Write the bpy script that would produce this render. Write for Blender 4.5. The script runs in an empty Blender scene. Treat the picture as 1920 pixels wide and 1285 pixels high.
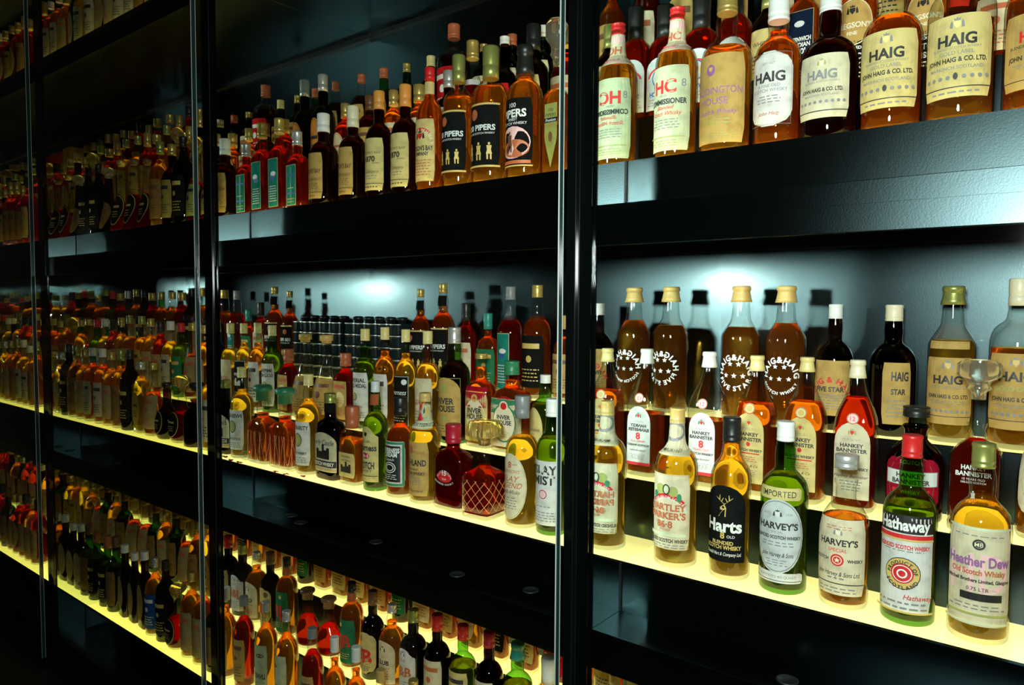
import bpy, bmesh, math, random
import numpy as np
from mathutils import Matrix, Vector

C = bpy.context.scene.collection
W = 1.25                      # bay pitch in metres; all cabinet measures below are in bays, scaled by W
EYE = 1.45                    # camera height above the floor

# ------------------------------------------------------------------ camera
YAW, PITCH, ROLL, FPX = -.67316925, -.05177232, .00558903, 1361.78
def basis():
    f = np.array([math.sin(YAW)*math.cos(PITCH), math.cos(YAW)*math.cos(PITCH), math.sin(PITCH)])
    rt = np.array([math.cos(YAW), -math.sin(YAW), 0.0]); up = np.cross(rt, f)
    return f, math.cos(ROLL)*rt+math.sin(ROLL)*up, -math.sin(ROLL)*rt+math.cos(ROLL)*up
FW, RT, UP = basis()
cam_d = bpy.data.cameras.new('camera'); cam = bpy.data.objects.new('camera', cam_d); C.objects.link(cam)
cam_d.sensor_fit = 'HORIZONTAL'; cam_d.sensor_width = 36.0; cam_d.lens = FPX/1920*36
cam_d.clip_start = .02
m = Matrix.Identity(4)
for i in range(3):
    m[i][0] = RT[i]; m[i][1] = UP[i]; m[i][2] = -FW[i]
m[2][3] = EYE
cam.matrix_world = m
bpy.context.scene.camera = cam

# ------------------------------------------------------------------ light and exposure
sc = bpy.context.scene
sc.view_settings.view_transform = 'Standard'; sc.view_settings.look = 'None'
sc.view_settings.exposure = 0.0; sc.view_settings.gamma = 1.0; sc.view_settings.use_curve_mapping = False
wd = bpy.data.worlds.new('world'); sc.world = wd; wd.use_nodes = True
wd.node_tree.nodes['Background'].inputs[0].default_value = (.5, .8, .8, 1)
wd.node_tree.nodes['Background'].inputs[1].default_value = .004
FLASH_W = 22.0
fl_d = bpy.data.lights.new('camera_flash', 'AREA'); fl_d.shape = 'DISK'; fl_d.size = .18; fl_d.spread = math.radians(130)
fl_d.energy = FLASH_W; fl_d.color = (.93, 1.0, .97)
flash = bpy.data.objects.new('camera_flash', fl_d); C.objects.link(flash)
fm = Matrix.Rotation(math.radians(-12), 4, 'Z') @ m; fm[0][3] = -.03; fm[1][3] = -.05; fm[2][3] = EYE+.15
flash.matrix_world = fm
GLOW = (1.95, 1.65, .54)       # backlit acrylic treads
cy = sc.cycles
cy.max_bounces = 10; cy.diffuse_bounces = 2; cy.glossy_bounces = 5; cy.transmission_bounces = 8
cy.transparent_max_bounces = 24; cy.sample_clamp_indirect = 0.0; cy.caustics_reflective = True; cy.caustics_refractive = True
cy.blur_glossy = 0.1
cy.use_denoising = True; cy.use_guiding = True; cy.use_surface_guiding = True; cy.use_volume_guiding = False; cy.guiding_training_samples = 24

# ------------------------------------------------------------------ helpers
def ray(x, y): return FW + RT*(x-960)/FPX - UP*(y-642.5)/FPX
def on_depth(x, y, Y): r = ray(x, y); return r*Y/r[1]        # a point on the row at depth Y
MATS = {}
def newmat(name):
    mt = bpy.data.materials.new(name); mt.use_nodes = True
    nt = mt.node_tree; nt.nodes.clear()
    out = nt.nodes.new('ShaderNodeOutputMaterial'); return mt, nt, out
def N(nt, t, **kw):
    n = nt.nodes.new(t)
    for k, v in kw.items():
        if k in n.inputs.keys(): n.inputs[k].default_value = v
        else: setattr(n, k, v)
    return n
def c4(c): return (c[0], c[1], c[2], 1)
def pbr(name, col, rough=.5, metal=0, spec=.5, bump=0, bscale=200, noise=0, nscale=30):
    if name in MATS: return MATS[name]
    mt, nt, out = newmat(name)
    p = N(nt, 'ShaderNodeBsdfPrincipled'); p.inputs['Base Color'].default_value = c4(col)
    p.inputs['Roughness'].default_value = rough; p.inputs['Metallic'].default_value = metal
    p.inputs['Specular IOR Level'].default_value = spec
    tc = N(nt, 'ShaderNodeTexCoord')
    if bump:
        nz = N(nt, 'ShaderNodeTexNoise'); nz.inputs['Scale'].default_value = bscale; nz.inputs['Detail'].default_value = 2
        nt.links.new(tc.outputs['Object'], nz.inputs['Vector'])
        b = N(nt, 'ShaderNodeBump'); b.inputs['Strength'].default_value = bump; b.inputs['Distance'].default_value = .001
        nt.links.new(nz.outputs['Fac'], b.inputs['Height']); nt.links.new(b.outputs['Normal'], p.inputs['Normal'])
    if noise:
        nz = N(nt, 'ShaderNodeTexNoise'); nz.inputs['Scale'].default_value = nscale; nz.inputs['Detail'].default_value = 4
        nt.links.new(tc.outputs['Object'], nz.inputs['Vector'])
        mx = N(nt, 'ShaderNodeMix', data_type='RGBA')
        mx.inputs[6].default_value = c4([v*(1-noise) for v in col]); mx.inputs[7].default_value = c4([min(1, v*(1+noise)) for v in col])
        nt.links.new(nz.outputs['Fac'], mx.inputs[0]); nt.links.new(mx.outputs[2], p.inputs['Base Color'])
    nt.links.new(p.outputs[0], out.inputs[0]); MATS[name] = mt; return mt
def paper(name, col):
    key = 'paper_'+name
    if key in MATS: return MATS[key]
    mt, nt, out = newmat(key)
    tc = N(nt, 'ShaderNodeTexCoord'); nz = N(nt, 'ShaderNodeTexNoise'); nz.inputs['Scale'].default_value = 38; nz.inputs['Detail'].default_value = 5
    nt.links.new(tc.outputs['Object'], nz.inputs['Vector'])
    mx = N(nt, 'ShaderNodeMix', data_type='RGBA'); mx.inputs[6].default_value = c4([v*.72 for v in col]); mx.inputs[7].default_value = c4(col)
    rp = N(nt, 'ShaderNodeMapRange'); rp.inputs[1].default_value = .32; rp.inputs[2].default_value = .55
    nt.links.new(nz.outputs['Fac'], rp.inputs[0]); nt.links.new(rp.outputs[0], mx.inputs[0])
    d = N(nt, 'ShaderNodeBsdfDiffuse'); t = N(nt, 'ShaderNodeBsdfTranslucent'); s = N(nt, 'ShaderNodeMixShader'); s.inputs[0].default_value = .22
    nt.links.new(mx.outputs[2], d.inputs[0]); nt.links.new(mx.outputs[2], t.inputs[0])
    nt.links.new(d.outputs[0], s.inputs[1]); nt.links.new(t.outputs[0], s.inputs[2]); nt.links.new(s.outputs[0], out.inputs[0])
    MATS[key] = mt; return mt
def shell_mat(name, tint, edge, cut=False):
    """thin glass wall: tinted see-through with a Fresnel reflection"""
    key = 'glass_'+name+('_cut' if cut else '')
    if key in MATS: return MATS[key]
    mt, nt, out = newmat(key)
    lw = N(nt, 'ShaderNodeLayerWeight'); lw.inputs[0].default_value = .35
    mx = N(nt, 'ShaderNodeMix', data_type='RGBA'); mx.inputs[6].default_value = c4(tint); mx.inputs[7].default_value = c4(edge)
    pw = N(nt, 'ShaderNodeMath', operation='POWER'); pw.inputs[1].default_value = 1.6
    nt.links.new(lw.outputs['Facing'], pw.inputs[0]); nt.links.new(pw.outputs[0], mx.inputs[0])
    tr = N(nt, 'ShaderNodeBsdfTransparent'); gl = N(nt, 'ShaderNodeBsdfGlossy'); gl.inputs['Roughness'].default_value = .03
    fr = N(nt, 'ShaderNodeFresnel'); fr.inputs[0].default_value = 1.5
    s = N(nt, 'ShaderNodeMixShader')
    geo = N(nt, 'ShaderNodeNewGeometry'); mi = N(nt, 'ShaderNodeMapRange'); mi.inputs[3].default_value = 1.5; mi.inputs[4].default_value = 1/1.5
    nt.links.new(geo.outputs['Backfacing'], mi.inputs[0]); nt.links.new(mi.outputs[0], fr.inputs[0])
    nt.links.new(mx.outputs[2], tr.inputs[0]); nt.links.new(fr.outputs[0], s.inputs[0])
    nt.links.new(tr.outputs[0], s.inputs[1]); nt.links.new(gl.outputs[0], s.inputs[2]); nt.links.new(s.outputs[0], out.inputs[0])
    if cut: cut_bump(nt, [gl, fr])
    MATS[key] = mt; return mt
def cut_bump(nt, targets):
    tc = N(nt, 'ShaderNodeTexCoord'); ws = []
    for rot in (.70, -.70):
        mp = N(nt, 'ShaderNodeMapping'); mp.inputs['Rotation'].default_value = (0, rot, 0)
        nt.links.new(tc.outputs['Object'], mp.inputs[0])
        w = N(nt, 'ShaderNodeTexWave', wave_type='BANDS', bands_direction='X', wave_profile='TRI'); w.inputs['Scale'].default_value = 15
        nt.links.new(mp.outputs[0], w.inputs['Vector']); ws.append(w)
    mm = N(nt, 'ShaderNodeMath', operation='MINIMUM'); nt.links.new(ws[0].outputs['Fac'], mm.inputs[0]); nt.links.new(ws[1].outputs['Fac'], mm.inputs[1])
    m2 = N(nt, 'ShaderNodeMath', operation='MINIMUM'); m2.inputs[1].default_value = .22; nt.links.new(mm.outputs[0], m2.inputs[0])
    b = N(nt, 'ShaderNodeBump'); b.inputs['Strength'].default_value = 1; b.inputs['Distance'].default_value = .004
    nt.links.new(m2.outputs[0], b.inputs['Height'])
    for t in targets: nt.links.new(b.outputs[0], t.inputs['Normal'])
def liquid_mat(name, col, cut=False):
    key = 'liquid_'+name+('_cut' if cut else '')
    if key in MATS: return MATS[key]
    mt, nt, out = newmat(key)
    g = N(nt, 'ShaderNodeBsdfGlass'); g.inputs['Color'].default_value = c4(col); g.inputs['IOR'].default_value = 1.34; g.inputs['Roughness'].default_value = 0.0
    # a little of the light is scattered in the spirit itself
    d = N(nt, 'ShaderNodeBsdfDiffuse'); t = N(nt, 'ShaderNodeBsdfTranslucent'); sc_col = c4([min(1, v**1.9) for v in col])
    d.inputs[0].default_value = sc_col; t.inputs[0].default_value = sc_col
    a = N(nt, 'ShaderNodeMixShader'); a.inputs[0].default_value = .65
    nt.links.new(d.outputs[0], a.inputs[1]); nt.links.new(t.outputs[0], a.inputs[2])
    s = N(nt, 'ShaderNodeMixShader'); s.inputs[0].default_value = .10
    nt.links.new(g.outputs[0], s.inputs[1]); nt.links.new(a.outputs[0], s.inputs[2]); nt.links.new(s.outputs[0], out.inputs[0])
    if cut: cut_bump(nt, [g])
    MATS[key] = mt; return mt

PAL = dict(white=(.82, .84, .78), cream=(.80, .74, .50), yellow=(.78, .66, .26), ochre=(.62, .42, .13), orange=(.75, .32, .06),
           black=(.012, .013, .012), green=(.03, .22, .10), teal=(.02, .26, .20), red=(.62, .02, .02), crimson=(.42, .01, .03), gold=(.62, .45, .12),
           silver=(.62, .62, .58), grey=(.22, .23, .23), blue=(.02, .09, .35), brown=(.16, .07, .03), pink=(.85, .52, .50),
           purple=(.30, .12, .30), olive=(.35, .38, .10), paleg=(.62, .70, .44), navy=(.01, .02, .05), rust=(.50, .13, .05), aged=(.40, .33, .15), agedy=(.42, .30, .07), agedo=(.30, .17, .05), agedw=(.50, .47, .34), facet=(.95, .40, .16), ink=(.03, .03, .03), greyw=(.66, .72, .70))  # label papers of the far bays are darkened here for the weak light there
def flat(c): return pbr('print_'+c, PAL[c], .5)
def foil(c):
    metal = c in ('gold', 'silver', 'olive')
    return pbr('foil_'+c, PAL[c], .34 if metal else .38, .55 if metal else 0, .5)
SHELL = dict(c=((.93, .95, .93), (.45, .5, .47)), g=((.34, .66, .20), (.05, .16, .03)), G=((.07, .20, .09), (.01, .03, .015)), d=((.24, .09, .04), (.05, .015, .008)),
             k=((.05, .045, .04), (.01, .01, .01)), y=((.90, .88, .62), (.35, .34, .16)), r=((.75, .12, .06), (.2, .02, .01)))
LIQ = dict(y=(1, .77, .20), a=(.99, .62, .13), o=(.99, .48, .10), r=(.82, .16, .04), R=(.62, .03, .02), k=(.28, .06, .02), b=(.90, .55, .16), w=(.97, .93, .72))
def shell(k, cut=False): return shell_mat(k, *SHELL[k], cut=cut)
def liq(k, cut=False): return liquid_mat(k, LIQ[k], cut)

def board_mat():
    """black lacquer with a slight orange-peel texture: a tight gloss lobe over a broad one"""
    mt, nt, out = newmat('black_lacquered_board')
    tc = N(nt, 'ShaderNodeTexCoord'); nz = N(nt, 'ShaderNodeTexNoise'); nz.inputs['Scale'].default_value = 420
    nt.links.new(tc.outputs['Object'], nz.inputs['Vector'])
    b = N(nt, 'ShaderNodeBump'); b.inputs['Strength'].default_value = .06; b.inputs['Distance'].default_value = .001
    nt.links.new(nz.outputs['Fac'], b.inputs['Height'])
    d = N(nt, 'ShaderNodeBsdfDiffuse'); d.inputs[0].default_value = (.0007, .001, .001, 1)
    g1 = N(nt, 'ShaderNodeBsdfGlossy', distribution='GGX'); g1.inputs['Roughness'].default_value = .165; g1.inputs[0].default_value = (.75, 1, 1, 1)
    g2 = N(nt, 'ShaderNodeBsdfGlossy', distribution='BECKMANN'); g2.inputs['Roughness'].default_value = .335; g2.inputs[0].default_value = (.62, .92, 1, 1)
    gm = N(nt, 'ShaderNodeMixShader'); gm.inputs[0].default_value = .78
    fr = N(nt, 'ShaderNodeFresnel'); fr.inputs[0].default_value = 1.68
    s = N(nt, 'ShaderNodeMixShader')
    for q in (g1, g2, fr): nt.links.new(b.outputs[0], q.inputs['Normal'])
    nt.links.new(g1.outputs[0], gm.inputs[1]); nt.links.new(g2.outputs[0], gm.inputs[2])
    mn = N(nt, 'ShaderNodeMath', operation='MINIMUM'); mn.inputs[1].default_value = .082; nt.links.new(fr.outputs[0], mn.inputs[0])
    nt.links.new(mn.outputs[0], s.inputs[0]); nt.links.new(d.outputs[0], s.inputs[1]); nt.links.new(gm.outputs[0], s.inputs[2])
    nt.links.new(s.outputs[0], out.inputs[0]); return mt
black_board = board_mat()
black_matt = pbr('black_matt_board', (.0015, .002, .002), .5, 0, .3)
post_m = pbr('polished_black_post', (.0012, .002, .002), .05, 0, .3)
mirror_m = pbr('mirror_glass', (.80, .86, .84), .015, 1)
chrome = pbr('brushed_metal', (.5, .5, .48), .3, 1)
def glow_mat(GLOW, nm):
    mt, nt, out = newmat('backlit_acrylic_'+nm)
    e = N(nt, 'ShaderNodeEmission'); e.inputs[0].default_value = c4([v/max(GLOW) for v in GLOW]); e.inputs[1].default_value = max(GLOW)
    # the tubes run behind the front edge: brightest and whitest there
    tc = N(nt, 'ShaderNodeTexCoord'); sp = N(nt, 'ShaderNodeSeparateXYZ'); nt.links.new(tc.outputs['Generated'], sp.inputs[0])
    mr = N(nt, 'ShaderNodeMapRange'); mr.inputs[2].default_value = .8; mr.inputs[3].default_value = max(GLOW)*1.45; mr.inputs[4].default_value = max(GLOW)*.8
    nt.links.new(sp.outputs['Y'], mr.inputs[0]); nt.links.new(mr.outputs[0], e.inputs[1])
    g = N(nt, 'ShaderNodeBsdfGlossy'); g.inputs['Roughness'].default_value = .12; fr = N(nt, 'ShaderNodeFresnel')
    s = N(nt, 'ShaderNodeMixShader'); nt.links.new(fr.outputs[0], s.inputs[0]); nt.links.new(e.outputs[0], s.inputs[1]); nt.links.new(g.outputs[0], s.inputs[2])
    nt.links.new(s.outputs[0], out.inputs[0]); return mt
glow_near = glow_mat(GLOW, 'white'); glow_up = glow_mat((2.7, 2.05, .50), 'upper'); glow_low = glow_mat((1.9, 1.5, .36), 'warm'); glow_far = glow_mat((1.45, 1.30, .20), 'yellow')
pane_m = shell_mat('door_pane', (.95, .97, .96), (.9, .95, .93))
edge_m = pbr('polished_glass_edge', (.012, .03, .025), .12, 0, .5)

def obj(name, me, parent=None):
    o = bpy.data.objects.new(name, me); C.objects.link(o)
    if parent: o.parent = parent
    return o
def mesh(name, verts, faces, mats, fm=None, smooth=False):
    me = bpy.data.meshes.new(name); me.from_pydata(verts, [], faces)
    for mt in mats: me.materials.append(mt)
    if fm: me.polygons.foreach_set('material_index', fm)
    if smooth: me.polygons.foreach_set('use_smooth', [True]*len(me.polygons))
    me.update(); return me
def boxes(name, lst, mt, parent=None, bevel=0):
    """lst of (x0,x1,y0,y1,z0,z1) in metres, one mesh"""
    vs, fs = [], []
    for x0, x1, y0, y1, z0, z1 in lst:
        b = len(vs)
        vs += [(x, y, z) for z in (z0, z1) for y in (y0, y1) for x in (x0, x1)]
        fs += [tuple(b+i for i in f) for f in ((0, 2, 3, 1), (4, 5, 7, 6), (0, 1, 5, 4), (2, 6, 7, 3), (0, 4, 6, 2), (1, 3, 7, 5))]
    o = obj(name, mesh(name, vs, fs, [mt]), parent)
    if bevel:
        bv = o.modifiers.new('edge', 'BEVEL'); bv.width = bevel; bv.segments = 2; bv.limit_method = 'ANGLE'
    return o
def thing(name, label, cat, loc, group=None, rz=0):
    o = bpy.data.objects.new(name, None); C.objects.link(o); o.location = loc; o.rotation_euler = (0, 0, rz)
    o.empty_display_size = .02; o['label'] = label; o['category'] = cat
    if group: o['group'] = group
    return o

# ------------------------------------------------------------------ the room
XR = .405*W+.02; XL = (-.5468-3)*W-.06; YB = 1.36*W
def struct(name, bx, mt):
    o = boxes(name, [bx], mt); o['kind'] = 'structure'; return o
floor_m = pbr('dark_floor', (.010, .011, .011), .28, 0, .5, noise=.4, nscale=4)
wall_m = pbr('dark_wall_paint', (.012, .012, .012), .6, noise=.2)
struct('floor', (XL-.3, 3.2, -3.0, YB+.1, -.1, 0), floor_m)
struct('ceiling', (XL-.3, 3.2, -3.0, YB+.1, 3.2, 3.3), wall_m)
struct('wall_back', (XL-.3, 3.2, YB+.02, YB+.1, 0, 3.2), wall_m)
struct('wall_left', (XL-.38, XL-.3, -3.0, YB+.1, 0, 3.2), wall_m)
struct('wall_right', (3.2, 3.28, -3.0, YB+.1, 0, 3.2), wall_m)
struct('wall_rear', (XL-.3, 3.2, -3.08, -3.0, 0, 3.2), wall_m)

# ------------------------------------------------------------------ cabinets
A0 = -.5468; IN = .953
YF, YR = .8717, .955                       # fascia front, first riser
STEP = ((YR, 1.081, 0), (1.081, 1.188, .0965), (1.188, 1.312, .194))
TREAD = dict(L=-.996, M=-.392, U=.213, T=.818)
UNITS = 'LMUT'
BAYN = ['nearest', 'second', 'third', 'leftmost']
Z = lambda z: z*W+EYE
def bx(x0, x1, y0, y1, z0, z1): return (x0*W, x1*W, y0*W, y1*W, Z(z0), Z(z1))
for n in range(4):
    xl, xr = A0-n, A0-n+IN
    cab = thing('display_cabinet', ['black mirrored display cabinet bay nearest the camera, lettered labels largest',
                'black display cabinet bay between the two tall posts, second from right',
                'black display cabinet bay third from right, with triangular flasks on its upper shelf',
                'farthest black display cabinet bay at the left edge of the photo'][n], 'cabinet', ((xl+IN/2)*W, YF*W, 0), 'whisky display cabinet bays')
    inv = Vector((-(xl+IN/2)*W, -YF*W, 0))
    made = []
    def part(name, lst, mt, parent=None, bevel=0):
        o = boxes(name, lst, mt, None, bevel); o.parent = parent or cab
        if not parent: o.location = inv
        made.append(o); return o
    zb, zt = -1.124, 1.36
    part('post', [bx(xl-.047+.002, xl-.0032, .866, 1.345, -EYE/W, zt)], post_m)
    part('edge_trim', [bx(xl-.0032, xl+.0002, .8735, .8762, zb, zt)], post_m)
    part('mirror_panel', [bx(xl-.0032, xl, .8762, 1.325, zb, zt)], mirror_m)
    part('mirror_panel', [bx(xr, xr+.0018, .876, 1.325, zb, zt)], mirror_m)
    part('back_panel', [bx(xl, xr, 1.315, 1.325, zb, zt)], black_board)
    part('plinth', [bx(xl, xr, .90, 1.2, -EYE/W, zb)], black_matt)
    for u in UNITS:
        t = TREAD[u]
        # ledge slab: front fascia, ledge top, dark underside (ceiling of the compartment below)
        sh = part('shelf', [bx(xl, xr, YF, 1.315, t-.100, t-.0735), bx(xl, xr, YF, YF+.012, t-.130, t-.0985)], black_board, bevel=.0008)
        if u != 'L':
            part('batten', [bx(xl, xr, 1.300, 1.315, t-.112, t-.100)], black_matt, sh)
        for k, (y0, y1, dz) in enumerate(STEP):
            part('riser', [bx(xl, xr, y0, y0+.008, (t-.0735 if k == 0 else t+STEP[k-1][2]), t+dz+.0004)], black_board, sh)
            if k == 0: part('corner_strip', [bx(xl, xl+.0022, y0-.002, y0, t-.0735, t)], black_matt, sh)
            part('light_tread', [bx(xl+.001, xr-.001, y0+.0081, (y1 if k < 2 else 1.3149), t+dz-.0035, t+dz)], glow_far if n > 1 else glow_low if u == 'L' else glow_up if u == 'U' else glow_near, sh)
    # sliding glass pane with polished edges
    px0, px1, py0, py1, pz0, pz1 = bx(xl-.0036, xr+.0055, .8400, .8510, -EYE/W+.02, zt-.02)
    g = obj('glass_pane', mesh('glass_pane', [(x, y, z) for y in (py0, py1) for z in (pz0, pz1) for x in (px0, px1)], [(0, 1, 3, 2), (4, 6, 7, 5)], [pane_m])); g.parent = cab; g.location = inv
    part('glass_edge', [bx(xr+.0057, xr+.0065, .8410, .8500, -EYE/W+.02, zt-.02)], edge_m, g)
    part('polished_arris', [bx(xr+.0055, xr+.0070, yq, yq+.0012, -EYE/W+.02, zt-.02) for yq in (.8398, .8500)], pbr('ground_glass_arris', (.35, .42, .40), .35, 0, .5), g)
    if n == 0: grom = [(-.28, .905)]
    elif n == 1: grom = [(-1.36, .93), (-1.30, .912), (-1.08, .93), (-.84, .905), (-.70, .93)]
    elif n == 2: grom = [(-2.50, .905), (-2.2, .92)]
    else: grom = [(-3.4, .905)]
    for gx, gy in grom:
        vs, fs = [], []
        for i in range(24):
            a = i*math.tau/24
            for r, zz in ((.017, 0), (.017, .0015), (.0145, .0022), (.0135, .0008)):
                vs.append((gx*W+r*math.cos(a), gy*W+r*math.sin(a), Z(TREAD['M']-.0735)+zz))
        for i in range(24):
            for j in range(3):
                a, b = i*4+j, ((i+1) % 24)*4+j
                fs.append((a, b, b+1, a+1))
        fs.append([i*4+3 for i in range(24)])
        o = obj('cable_grommet', mesh('cable_grommet', vs, fs, [pbr('grommet_plastic', (.010, .013, .013), .5)], smooth=True)); o.parent = cab; o.location = inv

# ------------------------------------------------------------------ bottle parts
PROF = {
 'std':   [(0, .84), (.008, .95), (.022, 1), (.58, 1), (.62, .985), (.66, .93), (.695, .82), (.725, .66), (.75, .50), (.775, .41), (.82, .365), (.92, .335), (1, .33)],
 'bulb':  [(0, .84), (.008, .95), (.022, 1), (.57, 1), (.61, .98), (.65, .90), (.68, .76), (.705, .58), (.725, .45), (.745, .415), (.79, .44), (.84, .425), (.89, .36), (.93, .32), (1, .31)],
 'broad': [(0, .86), (.008, .96), (.02, 1), (.60, 1), (.64, .985), (.68, .93), (.715, .82), (.74, .66), (.757, .50), (.775, .42), (.82, .37), (.90, .33), (1, .32)],
 'slope': [(0, .88), (.01, .97), (.03, 1), (.48, 1), (.56, .99), (.62, .93), (.68, .80), (.74, .62), (.80, .46), (.86, .36), (.92, .31), (1, .30)],
 'angle': [(0, .84), (.008, .95), (.022, 1), (.62, 1), (.64, .98), (.70, .74), (.735, .58), (.76, .50), (.80, .47), (.88, .43), (1, .41)],
 'tall':  [(0, .84), (.008, .95), (.022, 1), (.62, 1), (.66, .97), (.70, .86), (.73, .70), (.755, .56), (.78, .48), (.86, .42), (1, .38)],
 'dome':  [(0, .84), (.008, .95), (.022, 1), (.52, 1), (.57, .985), (.61, .93), (.65, .81), (.68, .66), (.70, .50), (.715, .40), (.75, .37), (.80, .40), (.86, .38), (.92, .33), (1, .32)],
 'cone':  [(0, .92), (.01, 1), (.05, 1), (.20, .88), (.36, .66), (.50, .46), (.58, .37), (.60, .41), (.62, .37), (.64, .41), (.66, .37), (.74, .33), (1, .27)],
 'flask': [(0, .90), (.01, .98), (.03, 1), (.60, 1), (.66, .97), (.70, .84), (.73, .64), (.755, .46), (.77, .40), (.85, .38), (1, .37)],
 'round': [(0, .60), (.01, .72), (.05, .86), (.15, .98), (.26, 1), (.40, .97), (.50, .85), (.58, .65), (.64, .42), (.68, .32), (.80, .29), (1, .29)],
 'decant': [(0, .93), (.012, 1), (.06, 1), (.065, .97), (.09, .97), (.095, 1), (.52, 1), (.56, .97), (.60, .78), (.64, .52), (.665, .36), (.69, .33), (.71, .38), (.73, .34), (.76, .40), (.78, .42)],
 'pear':  [(0, .80), (.01, .92), (.04, 1), (.30, 1), (.40, .95), (.50, .80), (.60, .58), (.70, .42), (.80, .36), (1, .34)],
 'wide':  [(0, .86), (.01, .97), (.03, 1), (.56, 1), (.62, .97), (.66, .87), (.69, .66), (.71, .42), (.73, .36), (1, .34)],
 'neckless': [(0, .80), (.01, .92), (.03, .96), (.40, 1), (.52, .98), (.60, .88), (.66, .66), (.70, .46), (.72, .40), (.80, .40), (.82, .46), (.84, .46), (.845, .42)],
}
SECT = dict(std=(2, 1), bulb=(2, 1), broad=(2, 1), slope=(4.5, .92), angle=(2, 1), tall=(2, 1), dome=(2, 1), cone=(3, .75), flask=(5, .62), round=(2, .9), decant=(9, 1), pear=(2, .8), wide=(4, .6), neckless=(2, 1))
def sect_r(th, e, a, k):
    """distance to the outline at angle th for a section that blends from round (k=0) to squared (k=1)"""
    if k <= 0 or (e == 2 and a == 1): return 1.0
    c, s = abs(math.sin(th)), abs(math.cos(th))/a
    q = (c**e+s**e)**(-1/e)
    return 1+(q-1)*k
def rings(shape, R, H, inset=0, z0=0, z1=1e9, flute=0):
    prof = PROF[shape]; e, a = SECT[shape]
    zs = []
    for (za, ra), (zb_, rb) in zip(prof, prof[1:]):
        zs.append((za, ra))
        if zb_-za > .12:
            zs += [(za+(zb_-za)*t, ra+(rb-ra)*t) for t in (.25, .5, .75)]
    zs.append(prof[-1])
    pts = [(z*H, r*R) for z, r in zs]
    res = []
    lo, hi = max(z0, 0), min(z1, pts[-1][0])
    zz = [p[0] for p in pts]; rr = [p[1] for p in pts]
    for z, r in pts:
        if lo < z < hi: res.append((z, r))
    res = [(lo, float(np.interp(lo, zz, rr)))]+res+[(hi, float(np.interp(hi, zz, rr)))]
    out = []
    for z, r in res:
        k = min(1, max(0, (r/R-.42)/.4))
        out.append((z, max(r-inset, .002), k, e, a, (flute if .06*H < z < .55*H else 0)))
    return out
def lathe(rs, seg, close_top=True, close_bot=True, base_dent=0):
    vs, fs = [], []
    for z, r, k, e, a, fl in rs:
        for i in range(seg):
            th = i*math.tau/seg
            q = r*sect_r(th, e, a, k)
            if fl: q *= 1-.045*(1-abs(math.sin(th*fl/2)))
            vs.append((q*math.sin(th), -q*math.cos(th), z))
    n = len(rs)
    for j in range(n-1):
        for i in range(seg):
            a_, b_ = j*seg+i, j*seg+(i+1) % seg
            fs.append((a_, b_, b_+seg, a_+seg))
    if close_bot: fs.append(tuple(reversed(range(seg))))
    if close_top: fs.append(tuple(range((n-1)*seg, n*seg)))
    return vs, fs
def lathe_mesh(name, rs, seg, mt, **kw):
    vs, fs = lathe(rs, seg, **kw)
    me = mesh(name, vs, fs, [mt], smooth=True)
    for p in me.polygons:
        if len(p.vertices) > 4: p.use_smooth = False
    return me
def simple(prof, seg, mt, name, e=2, a=1, flute=0):
    return lathe_mesh(name, [(z, r, 1 if e != 2 else 0, e, a, flute) for z, r in prof], seg, mt)

# text outlines, cached
TXT = {}
def text_mesh(s, bold=False, ital=False):
    key = (s, bold, ital)
    if key in TXT: return TXT[key]
    cu = bpy.data.curves.new('tmp', 'FONT'); cu.body = s; cu.size = 1; cu.resolution_u = 3; cu.fill_mode = 'FRONT'
    cu.offset = .034 if bold else .004; cu.shear = .35 if ital else 0
    o = bpy.data.objects.new('tmp', cu); C.objects.link(o)
    dg = bpy.context.evaluated_depsgraph_get()
    me = bpy.data.meshes.new_from_object(o.evaluated_get(dg))
    v = np.array([tuple(x.co) for x in me.vertices]) if len(me.vertices) else np.zeros((1, 3))
    f = [tuple(p.vertices) for p in me.polygons]
    bpy.data.objects.remove(o); bpy.data.curves.remove(cu); bpy.data.meshes.remove(me)
    x0, x1 = v[:, 0].min(), v[:, 0].max()
    v = v.copy(); v[:, 0] -= (x0+x1)/2; v[:, 1] -= .35; v /= .70
    TXT[key] = (v[:, :2], f, (x1-x0)/.70); return TXT[key]

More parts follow.
